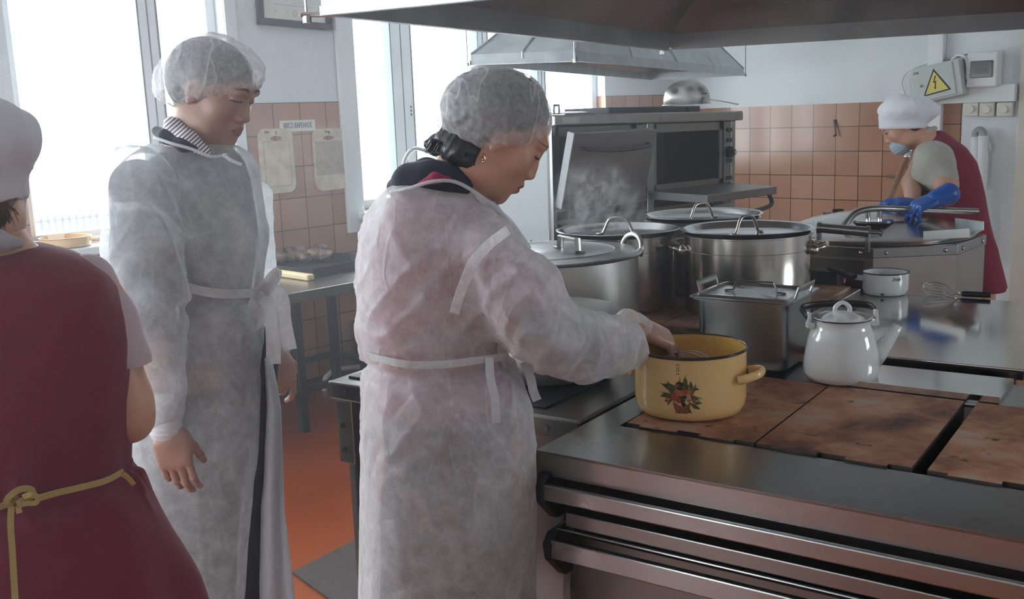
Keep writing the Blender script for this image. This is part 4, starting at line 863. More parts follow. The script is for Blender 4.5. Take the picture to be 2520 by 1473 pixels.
# ================================================================== soft surfaces (bodies, hands, cloth) from blended volumes
def _smin(a, b, k):
    if k <= 0: return np.minimum(a, b)
    h = np.clip(.5+.5*(b-a)/k, 0, 1); return b*(1-h)+a*h-k*h*(1-h)
class Blob:
    def __init__(s): s.ops = []
    def _add(s, lo, hi, f, k, mode): s.ops.append((np.array(lo, float), np.array(hi, float), f, k, mode)); return s
    def cap(s, a, b, ra, rb=None, k=.02, mode='u', flat=None):
        a = np.array(a, float); b = np.array(b, float); rb = ra if rb is None else rb; R = max(ra, rb)
        ab = b-a; L2 = max(float(ab@ab), 1e-12)
        def f(x, y, z):
            px, py, pz = x-a[0], y-a[1], z-a[2]
            t = np.clip((px*ab[0]+py*ab[1]+pz*ab[2])/L2, 0, 1)
            dx, dy, dz = px-t*ab[0], py-t*ab[1], pz-t*ab[2]
            if flat is not None:   # squeeze along a unit vector: ('n', factor)
                n, q = flat; d = dx*n[0]+dy*n[1]+dz*n[2]; e = d*(1/q-1); dx = dx+e*n[0]; dy = dy+e*n[1]; dz = dz+e*n[2]
            return np.sqrt(dx*dx+dy*dy+dz*dz)-(ra+(rb-ra)*t)
        return s._add(np.minimum(a, b)-R, np.maximum(a, b)+R, f, k, mode)
    def chain(s, pts, k=.02, flat=None):
        for (a, ra), (b, rb) in zip(pts[:-1], pts[1:]): s.cap(a, b, ra, rb, k, 'u', flat)
        return s
    def ell(s, c, r, M=None, k=.02, mode='u'):
        c = np.array(c, float); r = np.array(r, float); R = max(r)
        M = np.eye(3) if M is None else np.array(M, float)   # rows: local axes
        def f(x, y, z):
            px, py, pz = x-c[0], y-c[1], z-c[2]; q = [M[i][0]*px+M[i][1]*py+M[i][2]*pz for i in range(3)]
            k0 = np.sqrt(sum((q[i]/r[i])**2 for i in range(3))); k1 = np.sqrt(sum((q[i]/r[i]**2)**2 for i in range(3)))+1e-9
            return k0*(k0-1)/k1
        return s._add(c-R, c+R, f, k, mode)
    def box(s, c, h, rad, M=None, k=.01, mode='u'):
        c = np.array(c, float); M = np.eye(3) if M is None else np.array(M, float); R = float(np.linalg.norm(h))
        def f(x, y, z):
            px, py, pz = x-c[0], y-c[1], z-c[2]; q = [np.abs(M[i][0]*px+M[i][1]*py+M[i][2]*pz)-h[i]+rad for i in range(3)]
            out = np.sqrt(sum(np.maximum(v, 0)**2 for v in q)); return out+np.minimum(np.maximum(np.maximum(q[0], q[1]), q[2]), 0)-rad
        return s._add(c-R, c+R, f, k, mode)
    def loft(s, S, k=.03, mode='u', p=2.3):
        # S: rows (z, cx, cy, a, b) horizontal ellipse-like sections
        S = np.array(sorted(S), float); Z = S[:, 0]
        lo = [(S[:, 1]-S[:, 3]).min(), (S[:, 2]-S[:, 4]).min(), Z[0]]; hi = [(S[:, 1]+S[:, 3]).max(), (S[:, 2]+S[:, 4]).max(), Z[-1]]
        def f(x, y, z):
            zz = z[0, 0, :]; v = [np.interp(zz, Z, S[:, i]) for i in range(1, 5)]; v = [q[None, None, :] for q in v]
            m = np.minimum(v[2], v[3]); q = (np.abs((x-v[0])/v[2])**p+np.abs((y-v[1])/v[3])**p)**(1/p)
            d = (q-1)*m; return np.maximum(d, np.maximum(Z[0]-z, z-Z[-1]))
        return s._add(lo, hi, f, k, mode)
    def mesh(s, h, pad=.02, cut=None):
        us = [o for o in s.ops if o[4] == 'u']
        lo = np.min([o[0] for o in us], 0)-pad; hi = np.max([o[1] for o in us], 0)+pad
        n = np.ceil((hi-lo)/h).astype(int)+1
        ax = [(lo[i]+h*np.arange(n[i])).astype(np.float32) for i in range(3)]
        D = np.full(n, 1.0, np.float32)
        for a, b, f, k, mode in s.ops:
            m = max(.03, 1.5*k)+2*h; i0 = np.clip(np.floor((a-m-lo)/h).astype(int), 0, n-1); i1 = np.clip(np.ceil((b+m-lo)/h).astype(int)+1, 1, n)
            if (i1 <= i0).any(): continue
            sl = tuple(slice(i0[i], i1[i]) for i in range(3))
            x, y, z = ax[0][sl[0]][:, None, None], ax[1][sl[1]][None, :, None], ax[2][sl[2]][None, None, :]
            d = f(x, y, z)
            if mode == 'u': D[sl] = _smin(D[sl], d, k)
            else: D[sl] = -_smin(-D[sl], d, k)
        return nets(D, lo, h)
def nets(D, lo, h):
    neg = D < 0; nx, ny, nz = D.shape
    acc = np.zeros((nx-1, ny-1, nz-1, 3), np.float32); cnt = np.zeros((nx-1, ny-1, nz-1), np.float32)
    C = [(i, j, k) for i in (0, 1) for j in (0, 1) for k in (0, 1)]
    def sub(A, c): return A[c[0]:nx-1+c[0], c[1]:ny-1+c[1], c[2]:nz-1+c[2]]
    for a in C:
        for ax in range(3):
            if a[ax] == 0:
                b = list(a); b[ax] = 1; b = tuple(b)
                m = sub(neg, a) != sub(neg, b)
                idx = np.nonzero(m)
                da = sub(D, a)[idx]; db = sub(D, b)[idx]; t = da/(da-db)
                for q in range(3): acc[idx+(np.full(len(t), q),)] += a[q]+(t if q == ax else 0)
                cnt[idx] += 1
    ok = cnt > 0; ids = np.full(ok.shape, -1, np.int64); I = np.nonzero(ok); ids[I] = np.arange(len(I[0]))
    V = (np.stack(I, -1)+acc[I]/cnt[I][:, None])*h+lo
    F = []
    for ax in range(3):
        u, v = [(1, 2), (2, 0), (0, 1)][ax]
        s0 = [slice(1, -1)]*3; s1 = [slice(1, -1)]*3; s0[ax] = slice(0, -1); s1[ax] = slice(1, None)
        a = neg[tuple(s0)]; b = neg[tuple(s1)]
        for flip, m in ((False, a & ~b), (True, ~a & b)):
            I2 = np.stack(np.nonzero(m), -1)
            if not len(I2): continue
            base = I2.copy(); base[:, u] += 1; base[:, v] += 1
            def cell(du, dv):
                q = base.copy(); q[:, u] -= du; q[:, v] -= dv; return ids[q[:, 0], q[:, 1], q[:, 2]]
            quad = np.stack([cell(1, 1), cell(0, 1), cell(0, 0), cell(1, 0)], -1)
            F.append(quad[:, ::-1] if flip else quad)
    F = np.concatenate(F); F = F[(F >= 0).all(1)]
    return V, F
def relax(V, F, n=1, lam=.5):
    for _ in range(n):
        S = np.zeros_like(V); c = np.zeros(len(V))
        for i in range(4):
            a, b = F[:, i], F[:, (i+1) % 4]
            for q in range(3): S[:, q] += np.bincount(a, V[b][:, q], len(V))+np.bincount(b, V[a][:, q], len(V))
            c += np.bincount(a, minlength=len(V))+np.bincount(b, minlength=len(V))
        V = V*(1-lam)+S/np.maximum(c, 1)[:, None]*lam
    return V
def normals(V, F):
    n = np.cross(V[F[:, 2]]-V[F[:, 0]], V[F[:, 3]]-V[F[:, 1]]); N_ = np.zeros_like(V)
    for i in range(4):
        for q in range(3): N_[:, q] += np.bincount(F[:, i], n[:, q], len(V))
    return N_/np.maximum(np.linalg.norm(N_, axis=1), 1e-9)[:, None]
_rng = np.random.RandomState(5); _LAT = _rng.rand(64, 64, 64).astype(np.float32)
def vn(P, s=(1, 1, 1), o=0):
    q = np.asarray(P)*np.array(s)+o*17.3; i = np.floor(q).astype(int); f = q-i; f = f*f*(3-2*f); r = 0
    for a in (0, 1):
        for b in (0, 1):
            for c in (0, 1):
                r = r+_LAT[(i[:, 0]+a) & 63, (i[:, 1]+b) & 63, (i[:, 2]+c) & 63]*(f[:, 0] if a else 1-f[:, 0])*(f[:, 1] if b else 1-f[:, 1])*(f[:, 2] if c else 1-f[:, 2])
    return r
def ridge(P, s, o=0, p=3): return (1-np.abs(2*vn(P, s, o)-1))**p
def shear(P, kx=0, ky=0):
    Q = P.copy(); Q[:, 0] = P[:, 0]+kx*P[:, 2]; Q[:, 1] = P[:, 1]+ky*P[:, 2]; return Q
def fmesh(name, V, F, mats, parent, mi=None, smooth=True):
    me = bpy.data.meshes.new(name); n = len(V); F = np.asarray(F)
    me.vertices.add(n); me.vertices.foreach_set('co', np.asarray(V, np.float32).ravel())
    me.loops.add(F.size); me.loops.foreach_set('vertex_index', F.ravel().astype(np.int32))
    me.polygons.add(len(F)); me.polygons.foreach_set('loop_start', np.arange(0, F.size, 4, dtype=np.int32)); me.polygons.foreach_set('loop_total', np.full(len(F), 4, np.int32))
    if not isinstance(mats, (list, tuple)): mats = [mats]
    for m in mats: me.materials.append(m)
    if mi is not None: me.polygons.foreach_set('material_index', np.asarray(mi, np.int32))
    me.polygons.foreach_set('use_smooth', np.ones(len(F), bool)); me.update(calc_edges=True); me.validate()
    o = bpy.data.objects.new(name, me); COL.objects.link(o); o.parent = parent; return o
def join(parts):
    Vs, Fs, off = [], [], 0
    for V, F in parts: Vs.append(V); Fs.append(F+off); off += len(V)
    return np.concatenate(Vs), np.concatenate(Fs)
class Person:
    def __init__(s, label, px, D, cat='person'):
        c = atD(px, 900, D); s.o = Vector((c.x, c.y, 0)); az = Vector((c.x, c.y, 0)).normalized(); s.Y = az; s.X = Vector((az.y, -az.x, 0))
        s.root = thing('person', label, cat, s.o, math.atan2(s.X.y, s.X.x)); s.D = D
    def L(s, px, py, dy=0):
        d = ray(px, py); t = (s.D+dy)/(d.dot(s.Y)); P = EYE+d*t-s.o; return np.array([P.dot(s.X), P.dot(s.Y), P.z])
    def r(s, npx, dy=0): return npx*(s.D+dy)/FPX
    def rows(s, R, dpt, cy=0, grow=0.0):
        # R: (py, left px, right px), dpt: (py, half depth, cy) interpolated
        out = []
        for py, a, b in R:
            A, B = s.L(a, py, cy), s.L(b, py, cy); hb = np.interp(py, [d[0] for d in dpt], [d[1] for d in dpt]); c = np.interp(py, [d[0] for d in dpt], [d[2] for d in dpt])
            out.append(((A[2]+B[2])/2, (A[0]+B[0])/2, c, (B[0]-A[0])/2+grow, hb+grow))
        return out
def basis(f, u):
    f = Vector(f).normalized(); u = Vector(u); x = f.cross(u).normalized(); u = x.cross(f); return np.array([x, f, u])   # rows: right, forward, up
# ---- skin and cloth
def skin_mat(name, c, r=.45, lip=(.36, .10, .085)):
    m, nt, b = new_mat(name); v = coords(nt); c2 = tuple(q*.86 for q in c)
    base = ramp(nt, noise(nt, v, 22, 4), [(.3, c2), (.7, c)]); b.inputs['Roughness'].default_value = r
    at = N(nt, 'ShaderNodeAttribute', attribute_name='tone'); sc = N(nt, 'ShaderNodeSeparateColor'); nt.links.new(at.outputs['Color'], sc.inputs[0])
    for q, col_ in ((0, lip), (1, (.025, .016, .014))):
        mx = N(nt, 'ShaderNodeMix', data_type='RGBA'); nt.links.new(sc.outputs[q], mx.inputs[0]); nt.links.new(base, mx.inputs[6]); mx.inputs[7].default_value = (*col_, 1); base = mx.outputs[2]
    nt.links.new(base, b.inputs['Base Color'])
    b.inputs['Subsurface Weight'].default_value = .12; b.inputs['Subsurface Radius'].default_value = (.02, .008, .005); b.inputs['Subsurface Scale'].default_value = .4
    bump(nt, b, noise(nt, v, 260, 3), .06, .001); return m
def cloth_mat(name, c, rough=.85, c2=None, weave=400, fold=.25):
    m, nt, b = new_mat(name); v = coords(nt); c2 = c2 or tuple(q*.82 for q in c)
    nt.links.new(ramp(nt, noise(nt, v, 4, 4), [(.3, c2), (.7, c)]), b.inputs['Base Color']); b.inputs['Roughness'].default_value = rough
    b.inputs['Sheen Weight'].default_value = .15; b.inputs['Specular IOR Level'].default_value = .25
    n1 = bump(nt, b, noise(nt, v, 9, 5, .6, .6), fold, .02); bump(nt, b, noise(nt, v, weave, 2), .15, .0008, n1); return m
def nonwoven(name, lo, hi, tint=(.80, .81, .83), scale=26, crease=.5, line=.07):
    # thin white spun-bonded cloth: part of the light passes straight through, part scatters
    m = bpy.data.materials.new(name); m.use_nodes = True; nt = m.node_tree; nt.nodes.clear()
    o = N(nt, 'ShaderNodeOutputMaterial'); v = coords(nt)
    f = noise(nt, v, scale, 8, .74); al = ramp(nt, f, [(.30, (lo,)*3), (.70, (hi,)*3)])
    big = noise(nt, v, 4.5, 3, .5); mg = N(nt, 'ShaderNodeMath', operation='MULTIPLY_ADD'); nt.links.new(big, mg.inputs[0]); mg.inputs[1].default_value = .5; mg.inputs[2].default_value = -.25
    a2 = N(nt, 'ShaderNodeMath', operation='ADD'); nt.links.new(al, a2.inputs[0]); nt.links.new(mg.outputs[0], a2.inputs[1]); al = a2.outputs[0]
    lw = N(nt, 'ShaderNodeLayerWeight'); lw.inputs[0].default_value = .35; pw = N(nt, 'ShaderNodeMath', operation='POWER'); nt.links.new(lw.outputs['Facing'], pw.inputs[0]); pw.inputs[1].default_value = 2.2
    a3 = N(nt, 'ShaderNodeMath', operation='MULTIPLY_ADD'); nt.links.new(pw.outputs[0], a3.inputs[0]); a3.inputs[1].default_value = .55; nt.links.new(al, a3.inputs[2]); al = a3.outputs[0]
    d = N(nt, 'ShaderNodeBsdfDiffuse'); d.inputs[0].default_value = (*tint, 1); t = N(nt, 'ShaderNodeBsdfTranslucent'); t.inputs[0].default_value = (*tint, 1)
    g = N(nt, 'ShaderNodeBsdfGlossy'); g.inputs['Roughness'].default_value = .45; tr = N(nt, 'ShaderNodeBsdfTransparent')
    h1 = noise(nt, coords(nt, (1, 1, .55)), 5, 2, .5, .5); r1 = N(nt, 'ShaderNodeMath', operation='SUBTRACT'); nt.links.new(h1, r1.inputs[0]); r1.inputs[1].default_value = .5
    ab = N(nt, 'ShaderNodeMath', operation='ABSOLUTE'); nt.links.new(r1.outputs[0], ab.inputs[0])
    h2 = noise(nt, coords(nt, (1, .8, .45), rot=(.3, .5, 0)), 9, 2, .5, .7); r2 = N(nt, 'ShaderNodeMath', operation='SUBTRACT'); nt.links.new(h2, r2.inputs[0]); r2.inputs[1].default_value = .5
    ab2 = N(nt, 'ShaderNodeMath', operation='ABSOLUTE'); nt.links.new(r2.outputs[0], ab2.inputs[0])
    mn = N(nt, 'ShaderNodeMath', operation='MINIMUM'); nt.links.new(ab.outputs[0], mn.inputs[0]); nt.links.new(ab2.outputs[0], mn.inputs[1])
    mm = N(nt, 'ShaderNodeMath', operation='MINIMUM'); nt.links.new(mn.outputs[0], mm.inputs[0]); mm.inputs[1].default_value = .07
    bp_ = N(nt, 'ShaderNodeBump', invert=True); bp_.inputs['Strength'].default_value = crease; bp_.inputs['Distance'].default_value = .03; nt.links.new(mm.outputs[0], bp_.inputs['Height'])
    vo = N(nt, 'ShaderNodeTexVoronoi', feature='DISTANCE_TO_EDGE'); vo.inputs['Scale'].default_value = 11; wp_ = N(nt, 'ShaderNodeVectorMath', operation='ADD'); ns_ = N(nt, 'ShaderNodeTexNoise'); ns_.inputs['Scale'].default_value = 5; nt.links.new(coords(nt, (1, 1, .5), rot=(.2, .5, 0)), wp_.inputs[0]); nt.links.new(coords(nt), ns_.inputs['Vector'])
    sv = N(nt, 'ShaderNodeVectorMath', operation='SCALE'); sv.inputs['Scale'].default_value = .22; nt.links.new(ns_.outputs['Color'], sv.inputs[0]); nt.links.new(sv.outputs[0], wp_.inputs[1]); nt.links.new(wp_.outputs[0], vo.inputs['Vector'])
    bq = N(nt, 'ShaderNodeBump'); bq.inputs['Strength'].default_value = crease; bq.inputs['Distance'].default_value = .012; nt.links.new(vo.outputs['Distance'], bq.inputs['Height']); nt.links.new(bp_.outputs[0], bq.inputs['Normal']); bp_ = bq
    for q in (d, t, g): nt.links.new(bp_.outputs[0], q.inputs['Normal'])
    cr_ = ramp(nt, mn.outputs[0], [(.0, (line,)*3), (.014, (0,)*3)]); a4 = N(nt, 'ShaderNodeMath', operation='ADD', use_clamp=True); nt.links.new(al, a4.inputs[0]); nt.links.new(cr_, a4.inputs[1]); al = a4.outputs[0]
    m1 = N(nt, 'ShaderNodeMixShader'); m1.inputs[0].default_value = .42; nt.links.new(d.outputs[0], m1.inputs[1]); nt.links.new(t.outputs[0], m1.inputs[2])
    m2 = N(nt, 'ShaderNodeMixShader'); m2.inputs[0].default_value = .05; nt.links.new(m1.outputs[0], m2.inputs[1]); nt.links.new(g.outputs[0], m2.inputs[2])
    m3 = N(nt, 'ShaderNodeMixShader'); nt.links.new(al, m3.inputs[0]); nt.links.new(tr.outputs[0], m3.inputs[1]); nt.links.new(m2.outputs[0], m3.inputs[2])
    nt.links.new(m3.outputs[0], o.inputs[0]); return m
GOWN = nonwoven('white_nonwoven', .48, .82, (.88, .88, .90), 34, .8, line=.10)
GOWN2 = nonwoven('white_nonwoven_cool', .42, .78, (.84, .87, .89), 22)
CAPM = nonwoven('thin_cap_nonwoven', .32, .62, (.88, .89, .90), 90, .5, line=.28)
BAND = nonwoven('cloth_band', .62, .85, (.76, .77, .78), 30, .3)
SKIN = skin_mat('skin_tan', (.56, .30, .20)); SKINM = skin_mat('skin_rosy', (.40, .235, .18), lip=(.30, .135, .115)); LIP = plain('lips', (.38, .12, .10), .35); LIPM = plain('lips_brown', (.33, .14, .12), .45)
BROW = plain('eyebrow_hair', (.03, .02, .018), .8); HAIR = mottled('black_hair', (.006, .007, .010), (.018, .02, .028), 60, .38, stretch=(1, 1, .15), bmp=.5)
HAIRB = mottled('brown_hair', (.05, .025, .015), (.10, .05, .03), 60, .45, stretch=(1, 1, .15), bmp=.5)
EYEW = plain('eye_white', (.6, .58, .55), .2); IRIS = plain('eye_dark', (.015, .01, .008), .1)
NAILG = None
VINYL = skin_mat('hand_in_clear_glove', (.58, .36, .28), .28)
GLOVEC = nonwoven('clear_vinyl_film', .10, .35, (.85, .84, .84), 40, .6)
# ---- head: origin between the ears, rows of B are right, forward, up
def head_blob(O, B, s=1.0, female=True, eyes=0.0, blob=None):
    b = blob or Blob(); W = lambda x, y, z: np.array(O)+(B[0]*x+B[1]*y+B[2]*z)*s
    E = lambda c, r, k=.015, mode='u': b.ell(W(*c), np.array(r)*s, B, k*s, mode)
    C = lambda a, c, ra, rb, k=.012, mode='u': b.cap(W(*a), W(*c), ra*s, rb*s, k*s, mode)
    E((0, -.018, .033), (.073, .091, .079), .02)
    E((0, .022, -.022), (.064, .066, .088), .03)
    j = .9 if female else 1.05
    E((0, .040, -.072), (.047*j, .042, .034*j), .03); E((0, .070, -.096), (.020*j, .016, .016), .018)
    for sx in (-1, 1):
        E((sx*.040, .052, -.022), (.027, .026, .028), .02); E((sx*.046, .01, -.07), (.016*j, .035, .022), .025)
    C((-.034, .074, .032), (.034, .074, .032), .012, .012, .016)
    C((0, .080, .022), (0, .089, -.010), .0075, .0085, .012); C((0, .089, -.010), (0, .0945, -.025), .0085, .0110, .010)
    for sx in (-1, 1): E((sx*.0130*(1 if female else 1.18), .0885, -.030), (.0085, .011, .008), .007)
    if not female:
        for sx in (-1, 1): E((sx*.050, .028, -.062), (.014, .028, .024), .025)
        C((-.036, .080, .030), (.036, .080, .030), .009, .009, .014)
    for sx in (-1, 1): E((sx*.031, .102, .010), (.021, .020, .013), .012, 's')
    for sx in (-1, 1): E((sx*.030, .0715, .010), (.0165, .0135, .0125), .004)
    for sx in (-1, 1): C((sx*.018, .0838, .0065), (sx*.044, .0765, .0065), .0016, .0016, .0025, 's')
    for sx in (-1, 1): C((sx*.017, .0855, .0095), (sx*.045, .078, .0098), .0030, .0030, .004)
    E((0, .078, -.055), (.026, .014, .018), .012)
    l_ = 1.2 if female else .72
    C((-.020, .083, -.0545), (.020, .083, -.0545), .0042*l_, .0042*l_, .005); C((-.007, .0905-.002*(1-l_), -.0520), (.007, .0905-.002*(1-l_), -.0520), .0058*l_, .0058*l_, .006)
    C((-.016, .083, -.0645), (.016, .083, -.0645), .0052*l_, .0052*l_, .005); C((-.006, .0890, -.0655), (.006, .0890, -.0655), .0062*l_, .0062*l_, .006)
    C((-.024, .088, -.0595), (.024, .088, -.0595), .0013, .0013, .002, 's'); C((-.012, .096, -.0595), (.012, .096, -.0595), .0015, .0015, .003, 's')
    for sx in (-1, 1):
        E((sx*.0735, -.002, .000), (.008, .019, .031), .006); E((sx*.081, .000, .004), (.004, .010, .018), .004, 's'); E((sx*.074, -.004, -.026), (.006, .009, .010), .004)
    return b, W
def head_tone(V, O, B, s):
    # lips, eyebrows and lash lines as smooth per-vertex pigment
    q = ((V-np.array(O))@np.array(B).T)/s; x, y, z = np.abs(q[:, 0]), q[:, 1], q[:, 2]; ss = lambda t: np.clip(t, 0, 1)**2*(3-2*np.clip(t, 0, 1))
    lip = ss((.0135*(1-(x/.027)**2)-np.abs(z+.0592))/.0025)*(y > .076)*(x < .027)
    arch = .0335+.004*np.sin(np.clip((x-.012)/.036, 0, 1)*PI)
    br = ss((.0042*(1-np.clip((x-.016)/.036, 0, 1)*.55)-np.abs(z-arch))/.0022)*ss((x-.010)/.004)*ss((.052-x)/.006)*(y > .04)*.9
    la = ss((.0022-np.abs(z-.0068))/.001)*(x > .016)*(x < .047)*(y > .058)
    return np.stack([lip, np.maximum(br, la)], -1)
def put_tone(o, T):
    a = o.data.color_attributes.new('tone', 'FLOAT_COLOR', 'POINT'); n = len(o.data.vertices); C_ = np.zeros((n, 4), np.float32); C_[:len(T), :2] = T; a.data.foreach_set('color', C_.ravel())
def head_colors(V, F, O, B, s):
    c = V[F].mean(1)-np.array(O); q = (c@np.array(B).T)/s; x, y, z = np.abs(q[:, 0]), q[:, 1], q[:, 2]
    mi = np.zeros(len(F), int)
    lipz = (np.abs(z+.0592) < .0118*(1-(x/.025)**2)) & (y > .078) & (x < .024); mi[lipz] = 1
    arch = .0335+.004*np.sin(np.clip((x-.012)/.036, 0, 1)*PI)
    br = (np.abs(z-arch) < .0034*(1-np.clip((x-.016)/.034, 0, 1)*.6)) & (x > .012) & (x < .049) & (y > .045); mi[br] = 2
    lash = (np.abs(z-.0066) < .0015) & (x > .017) & (x < .046) & (y > .06); mi[lash] = 2
    return mi
# ---- hand: wrist at O; rows of B: across (towards the thumb), along the fingers, back of the hand
def hand_blob(O, B, s=1.0, curl=(.5, .6, .65, .7), curl2=None, thumb=.4, spread=.06, thin=1.0, palm=1.0, tout=1.0):
    b = Blob(); W = lambda x, y, z: np.array(O)+(B[0]*x+B[1]*y+B[2]*z)*s
    b.ell(W(.004, .046, 0), np.array((.040*palm, .050, .0155))*s, B, .012*s); b.box(W(.0, .055, 0), np.array((.036*palm, .034, .0125))*s, .011*s, B, .012*s)
    b.cap(W(0, -.03, 0), W(0, .02, 0), .024*s, .027*s, .02*s, 'u', (B[2], .72))
    b.ell(W(.026, .03, -.008), np.array((.016, .030, .014))*s, B, .012*s)
    bases = ((.0285, .086), (.0095, .091), (-.0095, .088), (-.0275, .080)); LEN = ((.041, .025, .021), (.046, .028, .022), (.042, .026, .021), (.033, .020, .019))
    for i in range(4):
        p = np.array([bases[i][0]*palm, bases[i][1]-.004, 0.0]); a = 0; sp = (1.5-i)*spread; r0 = (.0092, .0095, .0092, .0082)[i]*thin
        for j in range(3):
            a += curl[i]*(.8, 1.1, .8)[j] if curl2 is None else curl2[i][j]
            d = np.array([math.sin(sp)*math.cos(a), math.cos(a)*math.cos(sp), -math.sin(a)]); q = p+d*LEN[i][j]
            b.cap(W(*p), W(*q), r0*(1.04-.08*j)*s, r0*(.98-.09*j)*s, .004*s); 
            b.ell(W(*(p+[0, 0, .001])), np.array((1.08, 1.0, 1.06))*r0*(1.02-.08*j)*s, B, .003*s); p = q
    p = np.array([.030*palm, .022, -.006]); dirs = [np.array([.72, .68, -.25]), np.array([.45, .80, -.25-thumb]), np.array([.15, .85, -.3-thumb*1.4])]
    for j, (d, L) in enumerate(zip(dirs, (.036, .031, .026))):
        d = d*np.array((tout, 1, 1)); d = d/np.linalg.norm(d); q = p+d*L; b.cap(W(*p), W(*q), (.0130, .0110, .0100)[j]*s*thin, (.0112, .0100, .0080)[j]*s*thin, .006*s); p = q
    return b
def ribbon(mb, pts, w, nrm, th=.0012, taper=None):
    # flat band following pts, wide along the direction perpendicular to path and nrm
    P = smooth_path(pts, 6); V = []; F = []; n = len(P)
    for i, p in enumerate(P):
        t = (P[min(i+1, n-1)]-P[max(i-1, 0)]).normalized(); nn = Vector(nrm) if not callable(nrm) else nrm(i/(n-1)); s_ = t.cross(nn).normalized(); n2 = s_.cross(t).normalized(); ww = w*(taper(i/(n-1)) if taper else 1)
        V += [p+s_*ww/2+n2*th, p-s_*ww/2+n2*th, p-s_*ww/2-n2*th, p+s_*ww/2-n2*th]
    for i in range(n-1):
        for k in range(4): F.append((i*4+k, i*4+(k+1) % 4, (i+1)*4+(k+1) % 4, (i+1)*4+k))
    F += [(3, 2, 1, 0), tuple((n-1)*4+k for k in range(4))]; mb.add(V, F)
def bouffant(name, P, O, B, rx, ry, rzu, rzd, mat, parent, seed=1, folds=26, amp=.05, rimr=.80):
    # gathered elastic cap: B rows right, forward, up
    V = []; F = []; nu, nv = 160, 56
    for j in range(nv+1):
        t = j/nv; ph = t*PI*.80
        for i in range(nu):
            a = 2*PI*i/nu; V.append((math.sin(ph)*math.cos(a), math.sin(ph)*math.sin(a), math.cos(ph)))
    V = np.array(V); U = V.copy(); t = np.repeat(np.arange(nv+1)/nv, nu); a = np.tile(2*PI*np.arange(nu)/nu, nv+1)
    g = np.clip((t-.25)/.75, 0, 1)
    rg = np.abs(((a*folds/(2*PI)+2.2*vn(U, (3, 3, 3), seed)) % 1)-.5)*2
    fold = (rg**2-.4)*amp*g**1.4
    cr = (ridge(U, (3.2, 3.2, 1.8), seed+1, 4)*.035+ridge(shear(U, .8, .4), (6, 6, 3), seed+2, 6)*.018-.02+(vn(U, (2.2, 2.2, 2.2), seed+4)-.5)*.07)
    R = 1+fold+cr
    V = V*R[:, None]
    # pull the rim in to the elastic
    e = np.clip((t-.88)/.12, 0, 1); q = 1-(1-rimr)*e*e; V[:, 0] *= q; V[:, 1] *= q; V[:, 2] += e*.02*np.sin(a*folds)
    S = np.stack([V[:, 0]*rx, V[:, 1]*ry, np.where(V[:, 2] > 0, V[:, 2]*rzu, V[:, 2]*rzd)], -1)
    Wd = np.array(O)+S@np.array(B)
    for j in range(nv):
        for i in range(nu): F.append((j*nu+i, (j+1)*nu+i, (j+1)*nu+(i+1) % nu, j*nu+(i+1) % nu))
    o = fmesh(name, Wd, np.array(F), mat, parent)
    rim = MB(); rim.tube([Vector(Wd[nv*nu+i]) for i in range(0, nu, 2)], .0035, 6, closed=True); rim.build('elastic_hem', BAND, o, smooth=True)
    return o
# ================================================================== people
def T3(v): return Vector((float(v[0]), float(v[1]), float(v[2])))
# ---------------------------------------------------------------- woman in the middle
p = Person('person in a white gown and cap stirring the yellow pot, head bowed in profile', 1100, 2.0); L = p.L
R0 = [(440, 985, 1130), (456, 948, 1172), (480, 922, 1205), (520, 902, 1240), (580, 884, 1270), (650, 876, 1285), (750, 880, 1275), (820, 884, 1268), (862, 893, 1262), (885, 902, 1262), (910, 898, 1272), (950, 893, 1290), (1000, 890, 1303), (1060, 888, 1311), (1150, 886, 1315), (1250, 885, 1315), (1350, 885, 1312), (1473, 885, 1308), (1650, 886, 1300)]
DP = [(440, .07, .02), (480, .12, .03), (580, .165, .04), (700, .165, .04), (860, .145, .03), (1000, .18, .02), (1300, .20, .02), (1700, .20, .02)]
rows = p.rows(R0, DP)
g = Blob(); g.loft(rows, .03)
sh, el, wr = L(1195, 628, -.09), L(1352, 832, -.13), L(1566, 842, .26)
mid = L(1285, 735, -.12); fm = L(1470, 848, .03)
g.chain([(sh, p.r(88)), (mid, p.r(98)), (el, p.r(88)), (fm, p.r(74)), (L(1522, 850, .16), p.r(58)), (wr, p.r(36, .2))], .035)
g.cap(L(1300, 800, -.13), L(1440, 890, -.02), p.r(66), p.r(52), .04)
# far arm
g.chain([(L(1180, 610, .17), p.r(70)), (L(1262, 760, .24), p.r(66)), (L(1330, 820, .30), p.r(50))], .03)
V, F = g.mesh(.0075); keep = V[F].mean(1)[:, 2] > L(1100, 1640, 0)[2]; F = F[keep]
V = relax(V, F, 1); n_ = normals(V, F)
z = V[:, 2]; body = V[:, 0] < L(1300, 900)[0]
low = np.clip((L(1100, 930)[2]-z)/.25, 0, 1); up_ = 1-low
ang = V.copy()
d = low*(.010*(vn(V, (14, 14, 1.2), 1)-.5)*2+.006*ridge(V, (11, 11, .9), 2, 3))
d += up_*(.012*(vn(V, (7, 7, 5), 3)-.5)*2+.010*ridge(shear(V, .7, .3), (10, 10, 4.5), 4, 4)+.007*ridge(shear(V, -.9, .2), (15, 15, 7), 5, 5)-.004)
bl = np.exp(-((z-L(1100, 888)[2])/.012)**2)*(V[:, 0] < L(1290, 888)[0]); d -= bl*.012
V = V+n_*d[:, None]
gown = fmesh('gown', V, F, GOWN, p.root)
